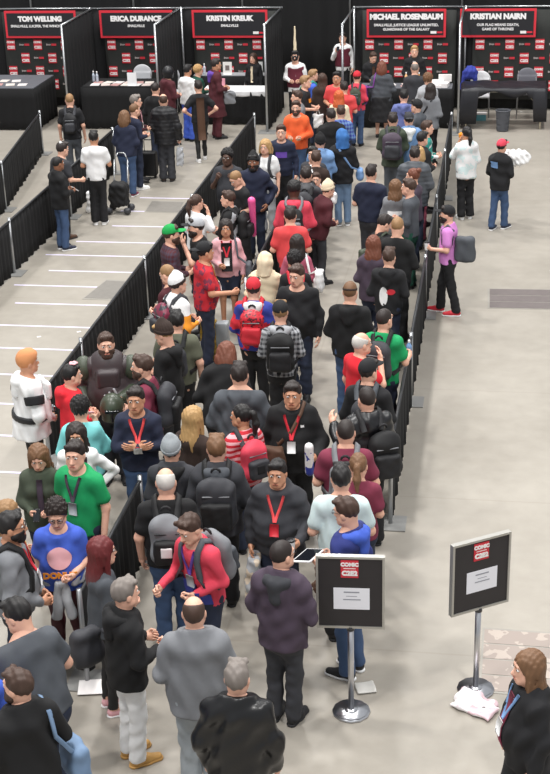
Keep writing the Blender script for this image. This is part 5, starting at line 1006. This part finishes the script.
p(199, 216, 262, 'person in patterned black and white cap, black t-shirt, hand at face', 'tee ink', 'jeans black', 'short dark', hat='cap ltgrey black', beard=True, group=GL, h=1.76, w=1.1, arms=('down', 'face'), extra=[lambda q: printed(q, 'print', -.08, .08, 1.12, 1.27, 'green', 1, True)])
p(204, 240, 80, 'person in black cap and red sports jersey facing right', 'tee red', 'jeans ddenim', 'short black', skin='b', hat='capback black', group=GL, h=1.77, w=1.12, turn=-10, arms=('out', 'down'), pattern=('patch', 'wine', 13), lanyard='tan white')
p(165, 264, 305, 'person in burgundy shirt bending the head behind the white knit hat', 'long burgundy', 'jeans charcoal', 'buzz sandy', group=GL, h=1.72, nod=18)
p(176, 272, 60, 'person in white striped knit hat with orange and white jacket', 'jacket amber', 'jeans black', 'short dark', hat='beanie white dkbrown', group=GL, h=1.74, arms='front', pattern=('blocks', 'white', 1.28), extra=[backpack('wine', 'charcoal', 'wine red and black backpack beside the knit hat', .9, .9, pat=('patch', 'charcoal', 14))])
p(170, 310, 10, 'person in olive t-shirt with dark straps, right arm hanging', 'tee olive', 'jeans black', 'short black', group=GL, h=1.80, w=1.18, arms=('down', 'front'), turn=-20, extra=[backpack('charcoal', 'ink', 'dark backpack on the olive t-shirt', .9, .9)])
p(166, 320, 300, 'person in dark brown beanie and black hoodie looking down left', 'hoodie ink', 'jeans black', 'short blond', hat='beanie dkbrown', group=GL, h=1.70, nod=16, hood='ink')
p(142, 354, 285, 'person in wine t-shirt with black backpack facing left', 'tee wine', 'jeans black', 'short brown', beard=True, group=GL, h=1.78, w=1.06, arms=('front', 'down'), extra=[backpack('charcoal', 'ink', 'black backpack on the wine t-shirt', 1.1, 1.1)])
p(105, 332, 184, 'person in dark costume armour holding a round grey helmet', 'armour umber', 'trousers charcoal', 'short brown', beard=True, group=GL, h=1.82, w=1.2, arms=('pocket', 'front'), turn=-6, extra=[lambda q: pauldrons(q, 'moss'), held('helmet', 'moss', 'grey green costume helmet held at the waist', -1, off=(.02, .05, -.02))])
p(69, 362, 75, 'person in bright red hooded costume with pink flower hair piece', 'hoodie brightred', 'leggings black', 'short black', f=True, group=GL, h=1.66, hat='flower pink', arms='front')
p(79, 397, 8, 'person in aqua costume top with white sleeves, back turned', 'sweater aqua', 'jeans ddenim', 'curly black', f=True, group=GL, h=1.64, w=1.12, extra=[held('phone', 'pink', 'pink phone held up by the aqua costume', 1)], arms=('phone', 'front'))
p(26, 348, 72, 'person in white armoured costume coat and orange head cover', 'tunic white', 'leggings black', 'none dark', hat=['wrap orangetan'], skin='b', group=GL, h=1.78, w=1.12, hood='white', arms=('clasp', 'down'), extra=[lambda q: belt(q, 'black'), lambda q: armband(q, 'black')])
p(135, 386, 184, 'person in navy sweater with crossed arms and red lanyard', 'sweater navy', 'jeans denim', 'short dark', skin='b', group=GL, h=1.78, arms='crossed', lanyard='coral white', turn=10, w=1.02)
p(75, 423, 186, 'person in white long sleeves and dark vest behind the green t-shirt', 'long white', 'jeans dkgreen', 'long dark', f=True, skin='b', group=GL, h=1.66, inner='plum .2', arms=('front', 'hip'))
p(80, 440, 215, 'person in fitted green t-shirt with dark patterned lanyard', 'tee green', 'jeans ddenim', 'short dark', skin='a', group=GL, h=1.78, w=1.02, arms='down', turn=-15, lanyard='plum steel')
p(42, 447, 190, 'person in olive jacket looking down at both hands', 'jacket moss', 'jeans ddenim', 'longer ltbrown', f=True, group=GL, h=1.68, nod=20, arms='front', inner='plum .06', extra=[held('phone', 'black', 'dark phone held by the olive jacket')])
p(8, 500, 60, 'person in tan top mostly hidden behind the grey sweater with lanyard', 'long tan', 'jeans ddenim', 'bob sandy', f=True, group=GL, h=1.62)
p(61, 503, 188, 'person in blue t-shirt with pink pastry print and grey sweater tied at waist', 'tee blue', 'leggings burgundy', 'curly dark', f=True, group=GL, h=1.68, w=1.12, nod=22, arms=('down', 'front'), glasses=True, extra=[lambda q: donut(q), lambda q: tied(q, 'ltgrey'), held('phone', 'white', 'white phone held by the blue t-shirt with pastry print')])
p(11, 511, 95, 'person in grey sweater with red lanyard and clasped hands', 'sweater grey', 'jeans charcoal', 'short black', beard=True, glasses=True, skin='b', group=GL, h=1.80, w=1.12, arms='clasp', lanyard='red white', hood='slate', extra=[backpack('ink', 'ink', 'black backpack on the grey sweater at the left edge', .9, .9)])
p(100, 537, 75, 'person in charcoal grey cardigan facing right beside the grey floor stanchion', 'long slate', 'leggings black', 'longer redfade', f=True, glasses=True, group=GL, h=1.70, arms='front', shoes='pink white')
p(123, 578, 65, 'person in black hooded jacket with white jeans and tan shoes', 'jacket ink', 'jeans white', 'short grey', group=GL, h=1.71, w=1.05, arms='front', shoes='tan tan', hood='ink', extra=[sidebag('charcoal', 'black satchel hanging behind the white jeans', -1, size=(.17, .1, .22), strap='one', zc=1.02, yb=-.2)])
p(10, 597, 330, 'person in charcoal t-shirt bending over with back to the camera', 'tee slate', 'jeans ddenim', 'short black', group=GL, h=1.84, w=1.28, lean=14, nod=15, turn=-20, arms=('out', 'front'))
p(17, 669, 340, 'person in black jacket with blue denim bag in the lower left corner', 'jacket ink', 'jeans black', 'short brown', beard=True, group=GL, h=1.76, w=1.15, turn=-30, arms='front', extra=[sidebag('ltdenim', 'pale blue denim shoulder bag in the lower left corner', 1, size=(.2, .09, .2), strap='one', zc=.86, yb=.02)])
p(-34, 640, 20, 'person in bright blue t-shirt cut off by the left edge', 'tee blue', 'jeans ddenim', 'short dark', group=GL, h=1.76, w=1.1, arms=('out', 'front'))

settle([(XA, 17.9, 27.8), (XC, 14.4, 29.2), (XD, 10.1, 12.3), (XD, 18.5, 23.6), (XE, 13.3, 29.4)])
